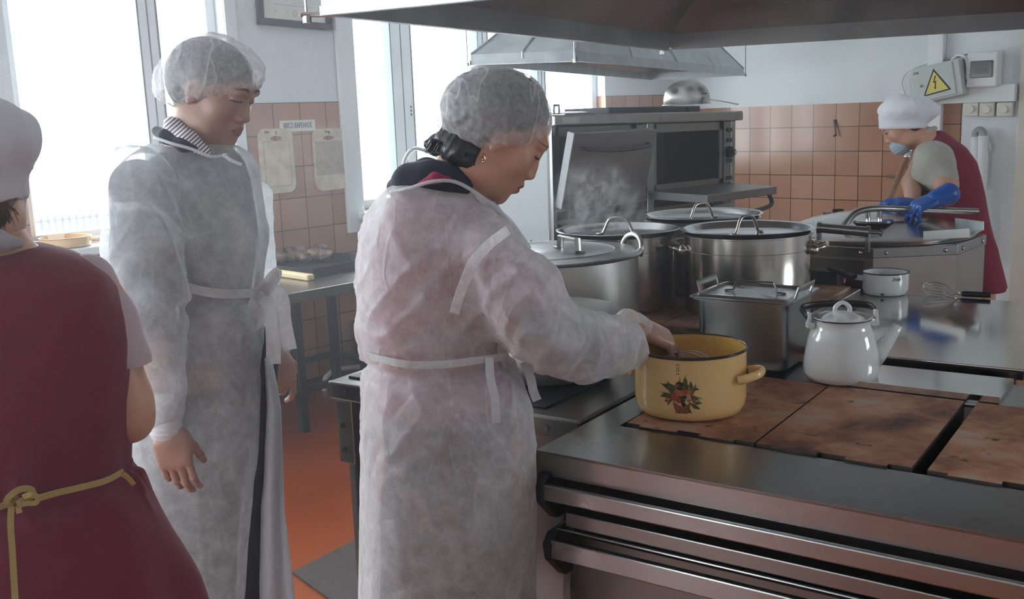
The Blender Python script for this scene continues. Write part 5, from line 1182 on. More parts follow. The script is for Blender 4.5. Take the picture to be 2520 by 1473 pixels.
# seam strip over the shoulder, belt ties, collar hem
hb = MB(); ribbon(hb, [T3(L(x, y, dy)) for x, y, dy in ((1250, 566, -.190), (1205, 600, -.222), (1165, 645, -.232), (1145, 690, -.215), (1128, 735, -.190), (1118, 770, -.175))], .018, (0, -1, 0)); hb.build('shoulder_seam', GOWN, gown)
hb = MB(); ribbon(hb, [T3(L(x, y, dy)) for x, y, dy in ((900, 872, -.04), (940, 884, -.125), (1010, 897, -.165), (1100, 896, -.168), (1185, 885, -.150), (1250, 876, -.08))], .014, (0, -1, 0)); hb.build('belt', BAND, gown)
hb = MB(); ribbon(hb, [T3(L(x, y, dy)) for x, y, dy in ((1204, 880, -.158), (1207, 930, -.182), (1218, 980, -.196), (1221, 1040, -.205))], .016, (0, -1, 0)); hb.build('belt_tie', BAND, gown)
hb = MB(); ribbon(hb, [T3(L(x, y, dy)) for x, y, dy in ((1290, 890, -.06), (1306, 930, -.08), (1312, 960, -.09), (1322, 985, -.10))], .018, (0, -1, .2)); hb.build('belt_tie', BAND, gown)
hb = MB(); hb.tube(smooth_path([T3(L(x, y, dy)) for x, y, dy in ((962, 472, -.05), (1010, 462, -.085), (1060, 447, -.10), (1115, 446, -.10), (1165, 470, -.095), (1215, 508, -.06), (1250, 545, -.02), (1300, 605, .04))]), .0035, 8); hb.build('neck_hem', BAND, gown, smooth=True)
# stand-off collar flap at the chest
fl = MB(); A_ = [L(x, y, dy) for x, y, dy in ((1165, 470, -.07), (1215, 500, -.04), (1262, 545, -.01), (1306, 608, .02), (1290, 640, -.02), (1230, 600, -.07))]
fl.add([T3(v) for v in A_]+[T3(v)+Vector((.002, .003, 0)) for v in A_], [(0, 1, 2, 3, 4, 5), (11, 10, 9, 8, 7, 6)]); fl.build('collar_flap', GOWN, gown)
# dress and skirt under the gown
inner = [(a, b, c, d_-.030, e-.030) for a, b, c, d_, e in rows]; zs = L(1100, 1030)[2]
dd = Blob(); dd.loft([r_ for r_ in inner if r_[0] > zs-.02], .02); dd.chain([(L(1190, 625, -.07), .052), (L(1270, 735, -.10), .055), (L(1330, 800, -.12), .05)], .03)
V, F = dd.mesh(.011); fmesh('burgundy_tunic', relax(V, F, 1), F, cloth_mat('burgundy_cloth', (.30, .025, .06)), p.root)
dd = Blob(); dd.loft([(a, b, c, d_-.012, e-.012) for a, b, c, d_, e in inner if a < zs+.05], .02); V, F = dd.mesh(.011); fmesh('dark_skirt', relax(V, F, 1), F, cloth_mat('charcoal_cloth', (.055, .06, .065)), p.root)
dd = Blob(); dd.chain([(L(1300, 770, -.12), .048), (L(1355, 832, -.12), .050), (L(1450, 846, .04), .040), (L(1520, 846, .15), .034)], .02); V, F = dd.mesh(.009); fmesh('dark_sleeve', V, F, cloth_mat('charcoal_sleeve', (.05, .05, .055)), p.root)
# navy collar with a magenta edge
cb = Blob(); cb.chain([(L(975, 462, .02), .020), (L(1010, 444, -.02), .028), (L(1060, 434, -.045), .026), (L(1105, 440, -.05), .023), (L(1140, 455, -.05), .020)], .03); cb.chain([(L(995, 452, .05), .020), (L(1050, 424, .05), .024), (L(1100, 428, .04), .020)], .03)
V, F = cb.mesh(.006); fmesh('navy_collar', V, F, cloth_mat('navy_cloth', (.012, .014, .03)), p.root)
cb = Blob(); cb.chain([(L(1035, 452, -.082), .006), (L(1070, 438, -.092), .010), (L(1105, 440, -.090), .006)], .01, (np.array((0, 1, 0)), .5)); V, F = cb.mesh(.003, .01); fmesh('magenta_collar_edge', V, F, cloth_mat('magenta_cloth', (.32, .02, .07)), p.root)
# head and body
f = (.77, .07, -.63); u = (.63, 0, .77); B = basis(f, u); O = L(1229, 331, -.01); S = 1.02
hb_, W = head_blob(O, B, S)
hb_.cap(W(0, -.02, -.06), L(1125, 440, .0), .050, .056, .03); V, F = hb_.mesh(.0018); V = relax(V, F, 1, .35); TN = head_tone(V, O, B, S)
bb = Blob(); bb.loft([(a, b, c, max(.03, d_-.05), max(.03, e-.05)) for a, b, c, d_, e in rows if a > .6], .02)
bb.chain([(L(1190, 625, -.07), .042), (L(1350, 835, -.12), .038), (L(1480, 846, .07), .032), (L(1572, 815, .28), .024)], .02)
for sx in (-.08, .08): bb.chain([((sx, .03, .85), .085), ((sx, .03, .48), .055), ((sx, .03, .10), .038)], .02); bb.cap((sx, .03, .035), (sx+.12, .05, .03), .032, .028, .02)
V2, F2 = bb.mesh(.014); V3, F3 = join([(V, F), (V2, F2)]); put_tone(fmesh('body', V3, F3, SKIN, p.root), TN)
# eyelashes
lm = MB()
for k in range(9): a = W(-.022-.0027*k, .086-.0009*k, .0075); lm.tube([T3(a), T3(a+(B[1]*.010-B[2]*.003-B[0]*.0006*k)*S)], .0005, 4)
lm.build('eyelash', IRIS, p.root)
# hair
hr = Blob(); hr.ell(L(1217, 274, -.01), (.090, .1050, .084), basis((.995, .05, -.10), (.10, 0, 1)), .01)
hr.chain([(L(1105, 350, -.02), .028), (L(1132, 368, -.04), .030), (L(1152, 390, -.055), .020)], .02); hr.chain([(L(1105, 350, .02), .028), (L(1078, 356, .02), .016), (L(1064, 366, .02), .008)], .02); hr.cap(L(1070, 352, .0), L(1050, 352, .0), .014, .008, .015); hr.cap(L(1165, 370, -.06), L(1168, 402, -.055), .016, .010, .012)
V, F = hr.mesh(.004); n_ = normals(V, F); V = V+n_*((ridge(shear(V, -.8), (60, 60, 12), 3, 2)-.4)*.005)[:, None]; hair = fmesh('hair', V, F, HAIR, p.root)
random.seed(9); st_ = MB()
for k in range(26):
    a = L(random.uniform(1066, 1100), random.uniform(335, 362), .0); b = L(random.uniform(1040, 1072), random.uniform(345, 388), .02+random.uniform(-.03, .02)); m_ = (a+b)/2+np.array([0, 0, random.uniform(.0, .008)]); st_.tube([T3(a), T3(m_), T3(b)], [.0012, .0010, .0004], 4)
for k in range(190):
    t_ = random.uniform(0, 1); a = L(1082+90*t_, 345+32*t_, -.035-.03*t_); b = L(1052+118*t_+random.uniform(-8, 8), 362+46*t_+random.uniform(-9, 8), -.02-.05*t_+random.uniform(-.012, .008)); m_ = (a+b)/2+np.array([-.004, -.012, .005]); st_.tube([T3(a), T3(m_), T3(b)], [.0026, .0024, .0006], 5)
for k in range(26):
    a = L(random.uniform(1105, 1180), random.uniform(395, 410), -.06); b = L(random.uniform(1125, 1178), random.uniform(404, 420), -.06); st_.tube([T3(a), T3(b)], [.0014, .0004], 4)
st_.build('stray_hair', HAIR, hair)
Bc = basis((.995, .05, -.10), (.10, 0, 1)); bouffant('bouffant_cap', p, L(1217, 290, -.01), Bc, .102, .112, .103, .078, CAPM, p.root, 3, 17, .055)
er = MB(); e0 = W(.080, -.004, -.034)
e0 = L(1190, 386, -.085); er.tube([T3(e0+np.array((0, 0, .006))), T3(e0+np.array((.004, -.003, -.003))), T3(e0+np.array((0, -.003, -.009))), T3(e0+np.array((-.003, 0, 0)))], .0022, 8); er.ball(T3(e0+np.array((-.001, -.004, -.009))), .0032, 8, 6); er.build('earring', plain('gold', (.7, .42, .25), .2, 1), p.root, smooth=True)
# stirring hand in a clear glove
hf = (.86, .20, -.46); hu = (.48, -.30, .83); Bh = basis(hf, hu); Bh[0] = -Bh[0]
HO = L(1578, 806, .30)
hh = hand_blob(HO, Bh, .98, curl2=((.5, 1.3, .9), (.6, 1.35, .9), (.7, 1.35, .9), (.8, 1.3, .9)), thumb=.5, spread=.02)
V, F = hh.mesh(.0026, .01); gl = fmesh('gloved_hand', V, F, VINYL, p.root)
cf = Blob(); cf.chain([(HO-Bh[1]*.035, .036), (HO-Bh[1]*.01, .033), (HO+Bh[1]*.02, .028)], .01, (Bh[2], .8)); V, F = cf.mesh(.004); V = V+normals(V, F)*((ridge(V, (50, 50, 50), 2, 3)-.4)*.003)[:, None]; fmesh('glove_cuff', V, F, nonwoven('glove_cuff_film', .35, .75, (.85, .84, .84), 40, .6), gl)
WHO = HO+Bh[1]*.075-Bh[2]*.022
# whisk held in the pot
wp = p.o+p.X*float(WHO[0])+p.Y*float(WHO[1]); wz = float(WHO[2])
tipw = yl.location+RT*.075+Vector((0, 0, .085)); h0 = Vector((wp.x, wp.y, wz))
wh = thing('whisk', 'thin wire whisk held by the gloved hand inside the yellow pot', 'whisk', h0)
dv = (tipw-h0); LW = dv.length; dq = dv.normalized(); s1 = dq.cross(Vector((0, 0, 1))).normalized(); s2 = dq.cross(s1)
mb = MB(); mb.tube([dq*-.05, dq*.045], .006, 10); mb.build('grip', STEEL, wh, smooth=True)
mb = MB()
for k in range(6):
    a = PI*k/6; q = s1*math.cos(a)+s2*math.sin(a); pts = [dq*.04]+[dq*(.04+(LW-.04)*t_)+q*.024*math.sin(PI*min(1, t_))**.8 for t_ in (.3, .55, .8, .95)]+[dq*LW]+[dq*(.04+(LW-.04)*t_)-q*.024*math.sin(PI*min(1, t_))**.8 for t_ in (.95, .8, .55, .3)]+[dq*.04]
    mb.tube(smooth_path(pts, 3), .0009, 5)
mb.build('wire_loops', CHROME, wh, smooth=True)
# ---------------------------------------------------------------- man on the left
p = Person('person in a white gown with a striped shirt collar, standing by the window, arms down', 480, 2.6); L = p.L
R0 = [(352, 420, 560), (362, 375, 598), (385, 335, 622), (415, 305, 640), (460, 290, 652), (520, 288, 662), (580, 295, 668), (640, 305, 664), (700, 320, 655), (730, 330, 650), (780, 335, 648), (860, 330, 645), (950, 322, 640), (1050, 315, 632), (1150, 315, 622), (1250, 320, 612), (1350, 325, 605), (1473, 330, 600), (1700, 335, 596)]
DP = [(350, .07, 0), (385, .12, .02), (460, .17, .04), (600, .20, .04), (720, .18, .04), (950, .20, .04), (1700, .20, .04)]
rows = p.rows(R0, DP)
g = Blob(); g.loft(rows, .03, p=2.2)
g.chain([(L(345, 458, -.10), p.r(76)), (L(350, 600, -.16), p.r(82)), (L(362, 730, -.17), p.r(84)), (L(378, 860, -.17), p.r(62)), (L(392, 950, -.19), p.r(50)), (L(404, 1010, -.20), p.r(40))], .012)
g.chain([(L(630, 480, .2), p.r(40)), (L(650, 700, .24), p.r(40)), (L(670, 850, .22), p.r(30))], .03)
V, F = g.mesh(.0085); keep = V[F].mean(1)[:, 2] > L(480, 1680, 0)[2]; F = F[keep]; V = relax(V, F, 1); n_ = normals(V, F); z = V[:, 2]
low = np.clip((L(480, 740)[2]-z)/.2, 0, 1)
d = low*(.018*(vn(V, (11, 11, .9), 11)-.5)*2+.010*ridge(V, (9, 9, .7), 12, 3))+(1-low)*(.010*(vn(V, (8, 8, 2.2), 13)-.5)*2+.013*ridge(shear(V, .25, .1), (11, 11, 2.2), 14, 4)+.006*ridge(shear(V, -.6, .2), (14, 14, 4), 15, 5)-.004)
bl = np.exp(-((z-L(480, 725)[2])/.014)**2)*(V[:, 0] > L(440, 720)[0]); d -= bl*.016
gown = fmesh('gown', V+n_*d[:, None], F, GOWN2, p.root)
hb = MB(); ribbon(hb, [T3(L(x, y, dy)) for x, y, dy in ((445, 700, -.165), (480, 712, -.172), (540, 722, -.160), (600, 722, -.12), (640, 718, -.06))], .022, (0, -1, 0)); hb.build('belt', BAND, gown)
hb = MB(); ribbon(hb, [T3(L(x, y, dy)) for x, y, dy in ((268, 508, -.12), (310, 508, -.185), (365, 505, -.20), (400, 522, -.195), (440, 560, -.175), (478, 595, -.13))], .018, (0, -1, 0)); hb.build('shoulder_seam', BAND, gown)
# bow and hanging ends, open flap
for pts, w in (((( 638, 718, -.07), (625, 745, -.09), (618, 780, -.09), (628, 800, -.08), (640, 770, -.08), (645, 725, -.07)), .028), (((642, 716, -.07), (660, 690, -.09), (682, 668, -.09), (676, 690, -.08), (648, 720, -.07)), .022), (((648, 712, -.08), (672, 712, -.10), (694, 735, -.10), (700, 790, -.09), (714, 860, -.08)), .034), (((645, 722, -.08), (664, 760, -.10), (672, 820, -.10), (673, 895, -.09)), .036)):
    hb = MB(); ribbon(hb, [T3(L(*q)) for q in pts], w, lambda t_: Vector((.25*math.sin(6*t_), -1, .1))); hb.build('belt_bow', BAND, gown)
V = []; F = []; nr = 26; nc = 10
for i in range(nr+1):
    t_ = i/nr; y_ = 880+t_*800; x0 = np.interp(y_, [880, 1000, 1130, 1250, 1473, 1680], [636, 636, 628, 618, 612, 606]); x1 = np.interp(y_, [880, 1000, 1250, 1473, 1680], [668, 690, 700, 726, 750])
    for j in range(nc+1):
        s_ = j/nc; dy = -.02-.05*s_+.035*math.sin(s_*7+t_*2); V.append(L(x0+(x1-x0)*s_, y_, dy))
for i in range(nr):
    for j in range(nc): F.append((i*(nc+1)+j, i*(nc+1)+j+1, (i+1)*(nc+1)+j+1, (i+1)*(nc+1)+j))
fo = mesh_obj('gown_flap', V, F, nonwoven('flap_nonwoven', .80, .95, (.80, .84, .88), 18, .5), gown, smooth=True); md = fo.modifiers.new('thickness', 'SOLIDIFY'); md.thickness = .002
cuf = Blob(); cuf.chain([(L(402, 1000, -.205), p.r(37)), (L(408, 1052, -.21), p.r(36))], .01); V, F = cuf.mesh(.004); V = V+normals(V, F)*((np.sin(V[:, 2]*500)*.5)*.0015)[:, None]; fmesh('knit_cuff', V, F, plain('white_knit', (.66, .68, .70), .9), gown)
hb = MB(); hb.tube(smooth_path([T3(L(x, y, dy)) for x, y, dy in ((380, 338, -.06), (420, 352, -.11), (470, 366, -.13), (520, 385, -.14), (560, 380, -.13))]), .004, 8); hb.build('neck_hem', BAND, gown, smooth=True)
hb = MB(); ribbon(hb, [T3(L(x, y, dy)) for x, y, dy in ((548, 380, -.14), (570, 395, -.15), (595, 405, -.15))], .008, (0, -1, 0)); hb.build('neck_tie', BAND, gown)
# suit, shirt collar, trousers
inner = [(a, b, c, d_-.03, e-.03) for a, b, c, d_, e in rows]; zs = L(480, 900)[2]
dd = Blob(); dd.loft([r_ for r_ in inner if r_[0] > zs-.05], .02); dd.chain([(L(342, 462, -.09), .068), (L(348, 620, -.15), .064), (L(366, 780, -.15), .055), (L(395, 960, -.14), .034)], .03)
V, F = dd.mesh(.012); fmesh('dark_jacket', relax(V, F, 1), F, cloth_mat('slate_cloth', (.07, .08, .10)), p.root)
dd = Blob()
for x0, x1 in ((400, 430), (560, 590)): dd.chain([(L(x0+20, 880, .03), .11), (L(x0+15, 1150, .03), .095), (L(x1, 1473, .03), .075), (L(x1, 2000, .03), .062), (L(x1, 2290, .03), .058)], .03)
V, F = dd.mesh(.013); fmesh('dark_trousers', V, F, cloth_mat('dark_trouser_cloth', (.03, .033, .04)), p.root)
m_, nt, b_ = new_mat('striped_shirt'); wv = N(nt, 'ShaderNodeTexWave', wave_type='BANDS', bands_direction='X'); wv.inputs['Scale'].default_value = 42; nt.links.new(coords(nt, rot=(0, -.9, 0)), wv.inputs['Vector']); nt.links.new(ramp(nt, wv.outputs['Fac'], [(.35, (.12, .06, .09)), (.55, (.72, .72, .74))]), b_.inputs['Base Color'])
cb = Blob(); cb.chain([(L(418, 300, -.03), .014), (L(430, 318, -.05), .022), (L(462, 345, -.085), .022), (L(505, 372, -.10), .014)], .02); cb.chain([(L(418, 300, .0), .014), (L(440, 312, .04), .02), (L(500, 350, .05), .018)], .02)
V, F = cb.mesh(.005); fmesh('shirt_collar', V, F, m_, p.root)
cb = Blob(); cb.chain([(L(386, 322, -.0), .012), (L(410, 336, -.06), .015), (L(450, 356, -.10), .013), (L(480, 366, -.11), .008)], .02); V, F = cb.mesh(.005); fmesh('jacket_collar', V, F, cloth_mat('navy_jacket', (.02, .022, .04)), p.root)
f = (.74, -.50, -.40); u = (.33, -.18, .92); B = basis(f, u); O = L(523, 224, -.02); S = 1.08
hb_, W = head_blob(O, B, S, False)
hb_.cap(W(0, -.02, -.06), L(470, 372, .0), .056, .066, .03); V, F = hb_.mesh(.0018); V = relax(V, F, 1, .35); TN = head_tone(V, O, B, S)
bb = Blob(); bb.loft([(a, b, c, max(.03, d_-.06), max(.03, e-.06)) for a, b, c, d_, e in rows if a > .85], .02)
bb.chain([(L(348, 460, -.07), .045), (L(370, 760, -.15), .042), (L(408, 1040, -.205), .028)], .02)
for x1 in (430, 590): bb.chain([(L(x1, 900, .03), .08), (L(x1, 1500, .03), .055), (L(x1, 2290, .03), .04)], .02)
for x1 in (430, 590): a = L(x1, 2330, .03); a[2] = .045; bb.cap(a, a+np.array((.16, -.06, 0)), .042, .035, .02)
V2, F2 = bb.mesh(.014); V3, F3 = join([(V, F), (V2, F2)]); put_tone(fmesh('body', V3, F3, SKINM, p.root), TN)
hr = Blob(); hr.ell(W(0, -.026, .020), (.0790*S, .0925*S, .090*S), B, .01); hr.ell(W(0, -.004, .050), (.0735*S, .0815*S, .058*S), B, .02); V, F = hr.mesh(.005); fmesh('hair', V, F, HAIR, p.root)
Bc = basis((.87, -.48, .14), (-.12, 0, 1)); bouffant('bouffant_cap', p, L(516, 200, -.015), Bc, .112, .134, .114, .064, CAPM, p.root, 8, 20, .07, .86)
# hands
Bh = basis((.12, -.05, -1), (-.25, -.97, .0)); Bh[0] = -Bh[0]; HO = L(412, 1058, -.218)
V, F = hand_blob(HO, Bh, 1.02, curl2=((.15, .45, .4), (.2, .5, .4), (.25, .55, .45), (.3, .6, .45)), thumb=.3, spread=.02, palm=1.05, thin=.95, tout=.35).mesh(.003, .01); fmesh('gloved_hand', V, F, skin_mat('hand_in_film_glove', (.42, .25, .20), .32), p.root)
Bh = basis((.15, -.1, -1), (.6, -.75, .0)); Bh[0] = -Bh[0]; HO = L(686, 870, .20)
V, F = hand_blob(HO, Bh, .98, curl2=((.3, .5, .4), (.9, 1.3, .8), (1.0, 1.3, .8), (1.1, 1.3, .8)), thumb=.3, spread=.02).mesh(.003, .01); fmesh('gloved_hand', V, F, VINYL, p.root)
# ---------------------------------------------------------------- woman in burgundy, foreground, from behind
p = Person('person in a burgundy dress tied with yellow ribbon, back turned, at the left edge', 60, 1.6); L = p.L
BUR = cloth_mat('deep_burgundy_cloth', (.165, .012, .035), .8, (.14, .010, .030), 500, .12)
R0 = [(592, -60, 60), (606, -130, 130), (625, -170, 185), (650, -200, 225), (690, -225, 262), (740, -240, 288), (800, -262, 308), (870, -270, 318), (950, -270, 320), (1030, -268, 318), (1090, -262, 312), (1130, -255, 306), (1165, -252, 304), (1190, -265, 322), (1230, -290, 348), (1290, -320, 380), (1370, -360, 412), (1473, -400, 456), (1600, -440, 500)]
DP = [(592, .05, .02), (625, .09, .01), (700, .13, 0), (900, .14, 0), (1150, .13, 0), (1300, .17, 0), (1600, .22, 0)]
rows = p.rows(R0, DP); g = Blob(); g.loft(rows, .02, p=2.5); V, F = g.mesh(.0075); V = relax(V, F, 1); n_ = normals(V, F); z = V[:, 2]
low = np.clip((L(60, 1190)[2]-z)/.2, 0, 1); wz = np.exp(-((z-L(60, 1180)[2])/.05)**2)
d = low*.022*(vn(V, (9, 9, .8), 21)-.5)*2+(1-low)*(.010*(vn(V, (6, 6, 3), 22)-.5)*2+.006*ridge(shear(V, -.5), (7, 7, 3), 25, 3))+wz*.012*ridge(V, (22, 22, 3), 23, 3)-np.exp(-((z-L(60, 1185)[2])/.010)**2)*.008
V = V+n_*d[:, None]; fmesh('apron_dress', V, F, BUR, p.root)
PINK = cloth_mat('pale_pink_knit', (.52, .40, .42), .9)
for sx in (1, -1):
    sl = Blob(); c = L(30, 800)[0]; M_ = lambda q: q if sx > 0 else np.array((2*c-q[0], q[1], q[2]))
    sl.chain([(M_(L(215, 690, 0)), p.r(62)), (M_(L(262, 790, -.01)), p.r(64)), (M_(L(300, 885, -.02)), p.r(66))], .02); V, F = sl.mesh(.006)
    zc = L(60, 916)[2]; kp_ = V[F].mean(1)[:, 2] > zc; fmesh('sleeve', V, F[kp_], PINK, p.root)
bb = Blob(); c = L(30, 800)[0]
bb.loft([(a, b, c_, max(.03, d_-.03), max(.03, e-.03)) for a, b, c_, d_, e in rows if a > .6], .02)
bb.cap(L(-60, 540, -.0), L(-40, 610, .0), .050, .058, .03)
bb.chain([(L(235, 740, 0), .046), (L(308, 985, -.02), .037), (L(318, 1030, -.02), .033), (L(295, 1020, .12), .032), (L(240, 960, .26), .028)], .02)
q_ = lambda v: np.array((2*c-v[0], v[1], v[2])); bb.chain([(q_(L(235, 740, 0)), .046), (q_(L(318, 1000, -.02)), .040), (q_(L(240, 960, .22)), .028)], .02)
for sx in (-.1, .1): bb.chain([((c+sx, 0, .8), .09), ((c+sx, 0, .45), .058), ((c+sx, 0, .09), .04)], .02); bb.cap((c+sx, 0, .035), (c+sx, .14, .03), .033, .028, .02)
V2, F2 = bb.mesh(.008)
B = basis((.35, .93, .0), (.0, 0, 1)); O = L(-95, 430, -.0); S = 1.0; hb_, W = head_blob(O, B, S); hb_.cap(W(0, -.02, -.06), L(-60, 540, 0), .048, .052, .03); V, F = hb_.mesh(.004); TN = head_tone(V, O, B, S)
V3, F3 = join([(V, F), (V2, F2)]); put_tone(fmesh('body', V3, F3, SKIN, p.root), TN)
for sx in (1, -1):
    HO = L(238, 958, .27) if sx > 0 else q_(L(238, 958, .23)); Bh = basis((-.5*sx, .86, .1), (0, -.1, 1)); Bh[0] *= -sx
    V, F = hand_blob(HO, Bh, .9, (.4, .4, .45, .5)).mesh(.0045, .01); fmesh('hand', V, F, SKIN, p.root)
cb = Blob(); cb.chain([(L(-60, 590, -.05), .013), (L(-10, 592, -.07), .015), (L(45, 598, -.05), .008)], .01); V, F = cb.mesh(.004); fmesh('shirt_collar', V, F, cloth_mat('grey_pink_cloth', (.42, .38, .40)), p.root)
WCAP = cloth_mat('white_cotton', (.62, .60, .64), .9, (.58, .56, .60), 300, .15)
cp = Blob(); cp.ell(L(-90, 350, .0), (.092, .11, .066), None, .02); cp.ell(L(12, 348, -.02), (.032, .05, .024), basis((0, 1, 0), (.8, 0, 1)), .03); cp.ell(L(-10, 325, 0), (.04, .06, .03), None, .03); cp.loft([(L(-60, 492)[2], L(-90, 495)[0], 0, .081, .09), (L(-60, 400)[2], L(-92, 400)[0], 0, .078, .10)], .012)
V, F = cp.mesh(.005); n_ = normals(V, F); V = V+n_*(.006*(vn(V, (18, 18, 12), 3)-.5)*2+.004*ridge(V, (25, 25, 9), 5, 4))[:, None]; fmesh('cotton_cap', V, F, WCAP, p.root)
hr = Blob(); hr.ell(L(-70, 475, -.01), (.058, .075, .045), None, .01); hr.chain([(L(-30, 500, -.05), .028), (L(-25, 530, -.05), .018), (L(-30, 555, -.045), .01)], .02); V, F = hr.mesh(.005); hair = fmesh('hair', V, F, HAIRB, p.root)
st_ = MB()
for k in range(46):
    a = L(random.uniform(-30, 18), random.uniform(495, 515), -.06+random.uniform(-.01, .01)); b = a+np.array([random.uniform(-.006, .014), random.uniform(-.01, .005), -random.uniform(.012, .032)]); st_.tube([T3(a), T3((a+b)/2+np.array([.003, 0, 0])), T3(b)], [.0009, .0008, .0003], 4)
st_.build('stray_hair', HAIRB, hair)
RIB = cloth_mat('yellow_ribbon_cloth', (.42, .30, .10), .7, (.36, .25, .08), 600, .1)
def surf(px, py, off=.012):
    # point on the back of the dress
    c_ = L(px, py, 0); r_ = sorted(rows); z_ = c_[2]; q = [np.interp(z_, [r[0] for r in r_], [r[i] for r in r_]) for i in range(1, 5)]
    for _ in range(4):
        t_ = min(.995, abs((c_[0]-q[0])/q[2])); y_ = q[1]-q[3]*(1-t_**2.5)**(1/2.5)-off; c_ = L(px, py, y_)
    return T3(c_)
hb = MB(); ribbon(hb, [surf(x, y) for x, y in ((-120, 1262), (-60, 1252), (0, 1246), (45, 1222))], .0085, (0, -1, 0)); ribbon(hb, [surf(x, y) for x, y in ((92, 1226), (140, 1212), (200, 1198), (260, 1182), (302, 1160))], .0085, (0, -1, 0)); ribbon(hb, [surf(x, y) for x, y in ((300, 1164), (315, 1175), (330, 1192))], .007, (0, -1, 0)); hb.build('waist_ribbon', RIB, p.root)
hb = MB(); ribbon(hb, [surf(x, y, o_) for x, y, o_ in ((30, 1246, .014), (16, 1238, .022), (22, 1222, .028), (48, 1204, .028), (76, 1203, .024), (80, 1218, .02), (60, 1228, .018), (42, 1240, .02))], .008, (0, -1, .2)); hb.build('ribbon_bow', RIB, p.root)
hb = MB(); ribbon(hb, [surf(x, y, o_) for x, y, o_ in ((58, 1222, .02), (75, 1216, .028), (92, 1222, .026), (88, 1236, .02), (62, 1238, .018), (46, 1246, .016), (48, 1262, .016))], .007, (0, -1, .2)); hb.build('ribbon_bow', RIB, p.root)
hb = MB(); ribbon(hb, [surf(x, y, o_) for x, y, o_ in ((28, 1246, .016), (26, 1290, .014), (30, 1350, .013), (34, 1420, .013), (38, 1500, .013), (36, 1560, .013))], .008, (0, -1, 0)); hb.build('ribbon_tail', RIB, p.root)
# ---------------------------------------------------------------- cook at the boiler
p = Person('person in burgundy apron, face mask and blue gloves bending over the boiler', 2330, 5.05); L = p.L
BUR2 = cloth_mat('burgundy_apron_cloth', (.20, .012, .035), .8, (.17, .010, .03), 300, .15)
R0 = [(322, 2272, 2322), (340, 2256, 2345), (365, 2248, 2376), (400, 2240, 2398), (440, 2230, 2413), (480, 2220, 2424), (520, 2222, 2432), (560, 2240, 2440), (600, 2262, 2449), (650, 2300, 2463), (690, 2345, 2474), (706, 2385, 2478)]
DP = [(322, .04, 0), (365, .12, 0), (480, .17, 0), (700, .2, 0)]
rows = p.rows(R0, DP); g = Blob(); g.loft(rows, .03); V, F = g.mesh(.012); V = relax(V, F, 1); n_ = normals(V, F); V = V+n_*(.012*(vn(V, (6, 6, 2), 31)-.5)*2+.006*ridge(shear(V, .5), (9, 9, 3), 33, 3))[:, None]; fmesh('apron_dress', V, F, BUR2, p.root)
sl = Blob(); sl.chain([(L(2296, 392, -.14), p.r(40)), (L(2298, 420, -.19), p.r(40)), (L(2318, 446, -.25), p.r(30))], .03); V, F = sl.mesh(.008); V = V+normals(V, F)*(.010*(vn(V, (12, 12, 9), 3)-.5)*2+.007*ridge(shear(V, .6), (14, 14, 8), 4, 3))[:, None]; fmesh('tshirt_sleeve', V, F, cloth_mat('grey_marl', (.40, .38, .34), .9), p.root)
cb = Blob(); cb.chain([(L(2262, 345, -.05), .014), (L(2280, 326, -.05), .016), (L(2300, 316, -.03), .014)], .02); V, F = cb.mesh(.008); fmesh('tshirt_neck', V, F, cloth_mat('grey_marl_neck', (.42, .40, .36), .9), p.root)
B = basis((-.84, -.12, -.52), (-.50, 0, .86)); O = L(2222, 308, -.03); S = 1.0; hb_, W = head_blob(O, B, S); hb_.cap(W(0, -.02, -.05), L(2280, 345, -.02), .052, .06, .03); V, F = hb_.mesh(.0045); TN = head_tone(V, O, B, S)
bb = Blob(); bb.loft([(a, b, c_, max(.03, d_-.035), max(.03, e-.035)) for a, b, c_, d_, e in rows], .02)
bb.chain([(L(2300, 400, -.13), .058), (L(2326, 455, -.26), .053), (L(2330, 478, -.38), .046), (L(2300, 492, -.62), .034)], .02)
bb.chain([(L(2270, 400, .1), .05), (L(2245, 450, -.1), .045), (L(2246, 500, -.50), .03)], .02)
for x_ in (2385, 2420): bb.chain([(L(x_, 640, 0), .055), (L(x_, 800, 0), .050), (L(x_, 1010, 0), .04)], .02)
for x_ in (2385, 2420): a = L(x_, 1040, 0); a[2] = .04; bb.cap(a, a+np.array((-.14, -.02, 0)), .038, .03, .02)
V2, F2 = bb.mesh(.010); V3, F3 = join([(V, F), (V2, F2)]); put_tone(fmesh('body', V3, F3, SKIN, p.root), TN)
hr = Blob(); hr.ell(W(0, -.025, .03), (.077, .092, .075), B, .01); hr.cap(L(2252, 310, -.08), L(2278, 304, -.03), .024, .012, .02); V, F = hr.mesh(.006); fmesh('hair', V, F, HAIRB, p.root)
WC2 = cloth_mat('bright_white_cotton', (.74, .74, .80), .9, (.70, .70, .77), 300, .2)
Bc = basis((-1, -.1, -.05), (-.03, 0, 1)); cp = Blob(); cp.loft([(L(2228, 316, -.03)[2], L(2222, 316)[0], -.03, .103, .09), (L(2228, 286, -.03)[2], L(2224, 290)[0], -.03, .108, .095)], .01); cp.ell(L(2228, 270, -.03), (.126, .115, .064), basis((-1, 0, 0), (-.05, 0, 1)), .02); cp.ell(L(2262, 276, -.02), (.085, .09, .045), None, .03)
V, F = cp.mesh(.006); n_ = normals(V, F); zc = L(2228, 290)[2]; tt_ = np.clip((V[:, 2]-zc)/.03, 0, 1); V = V+n_*(tt_*(.010*(vn(V, (16, 16, 10), 7)-.5)*2+.010*ridge(V, (20, 20, 5), 8, 3)))[:, None]; fmesh('cotton_cap', V, F, WC2, p.root)
MSK = cloth_mat('pale_blue_mask', (.42, .55, .62), .8)
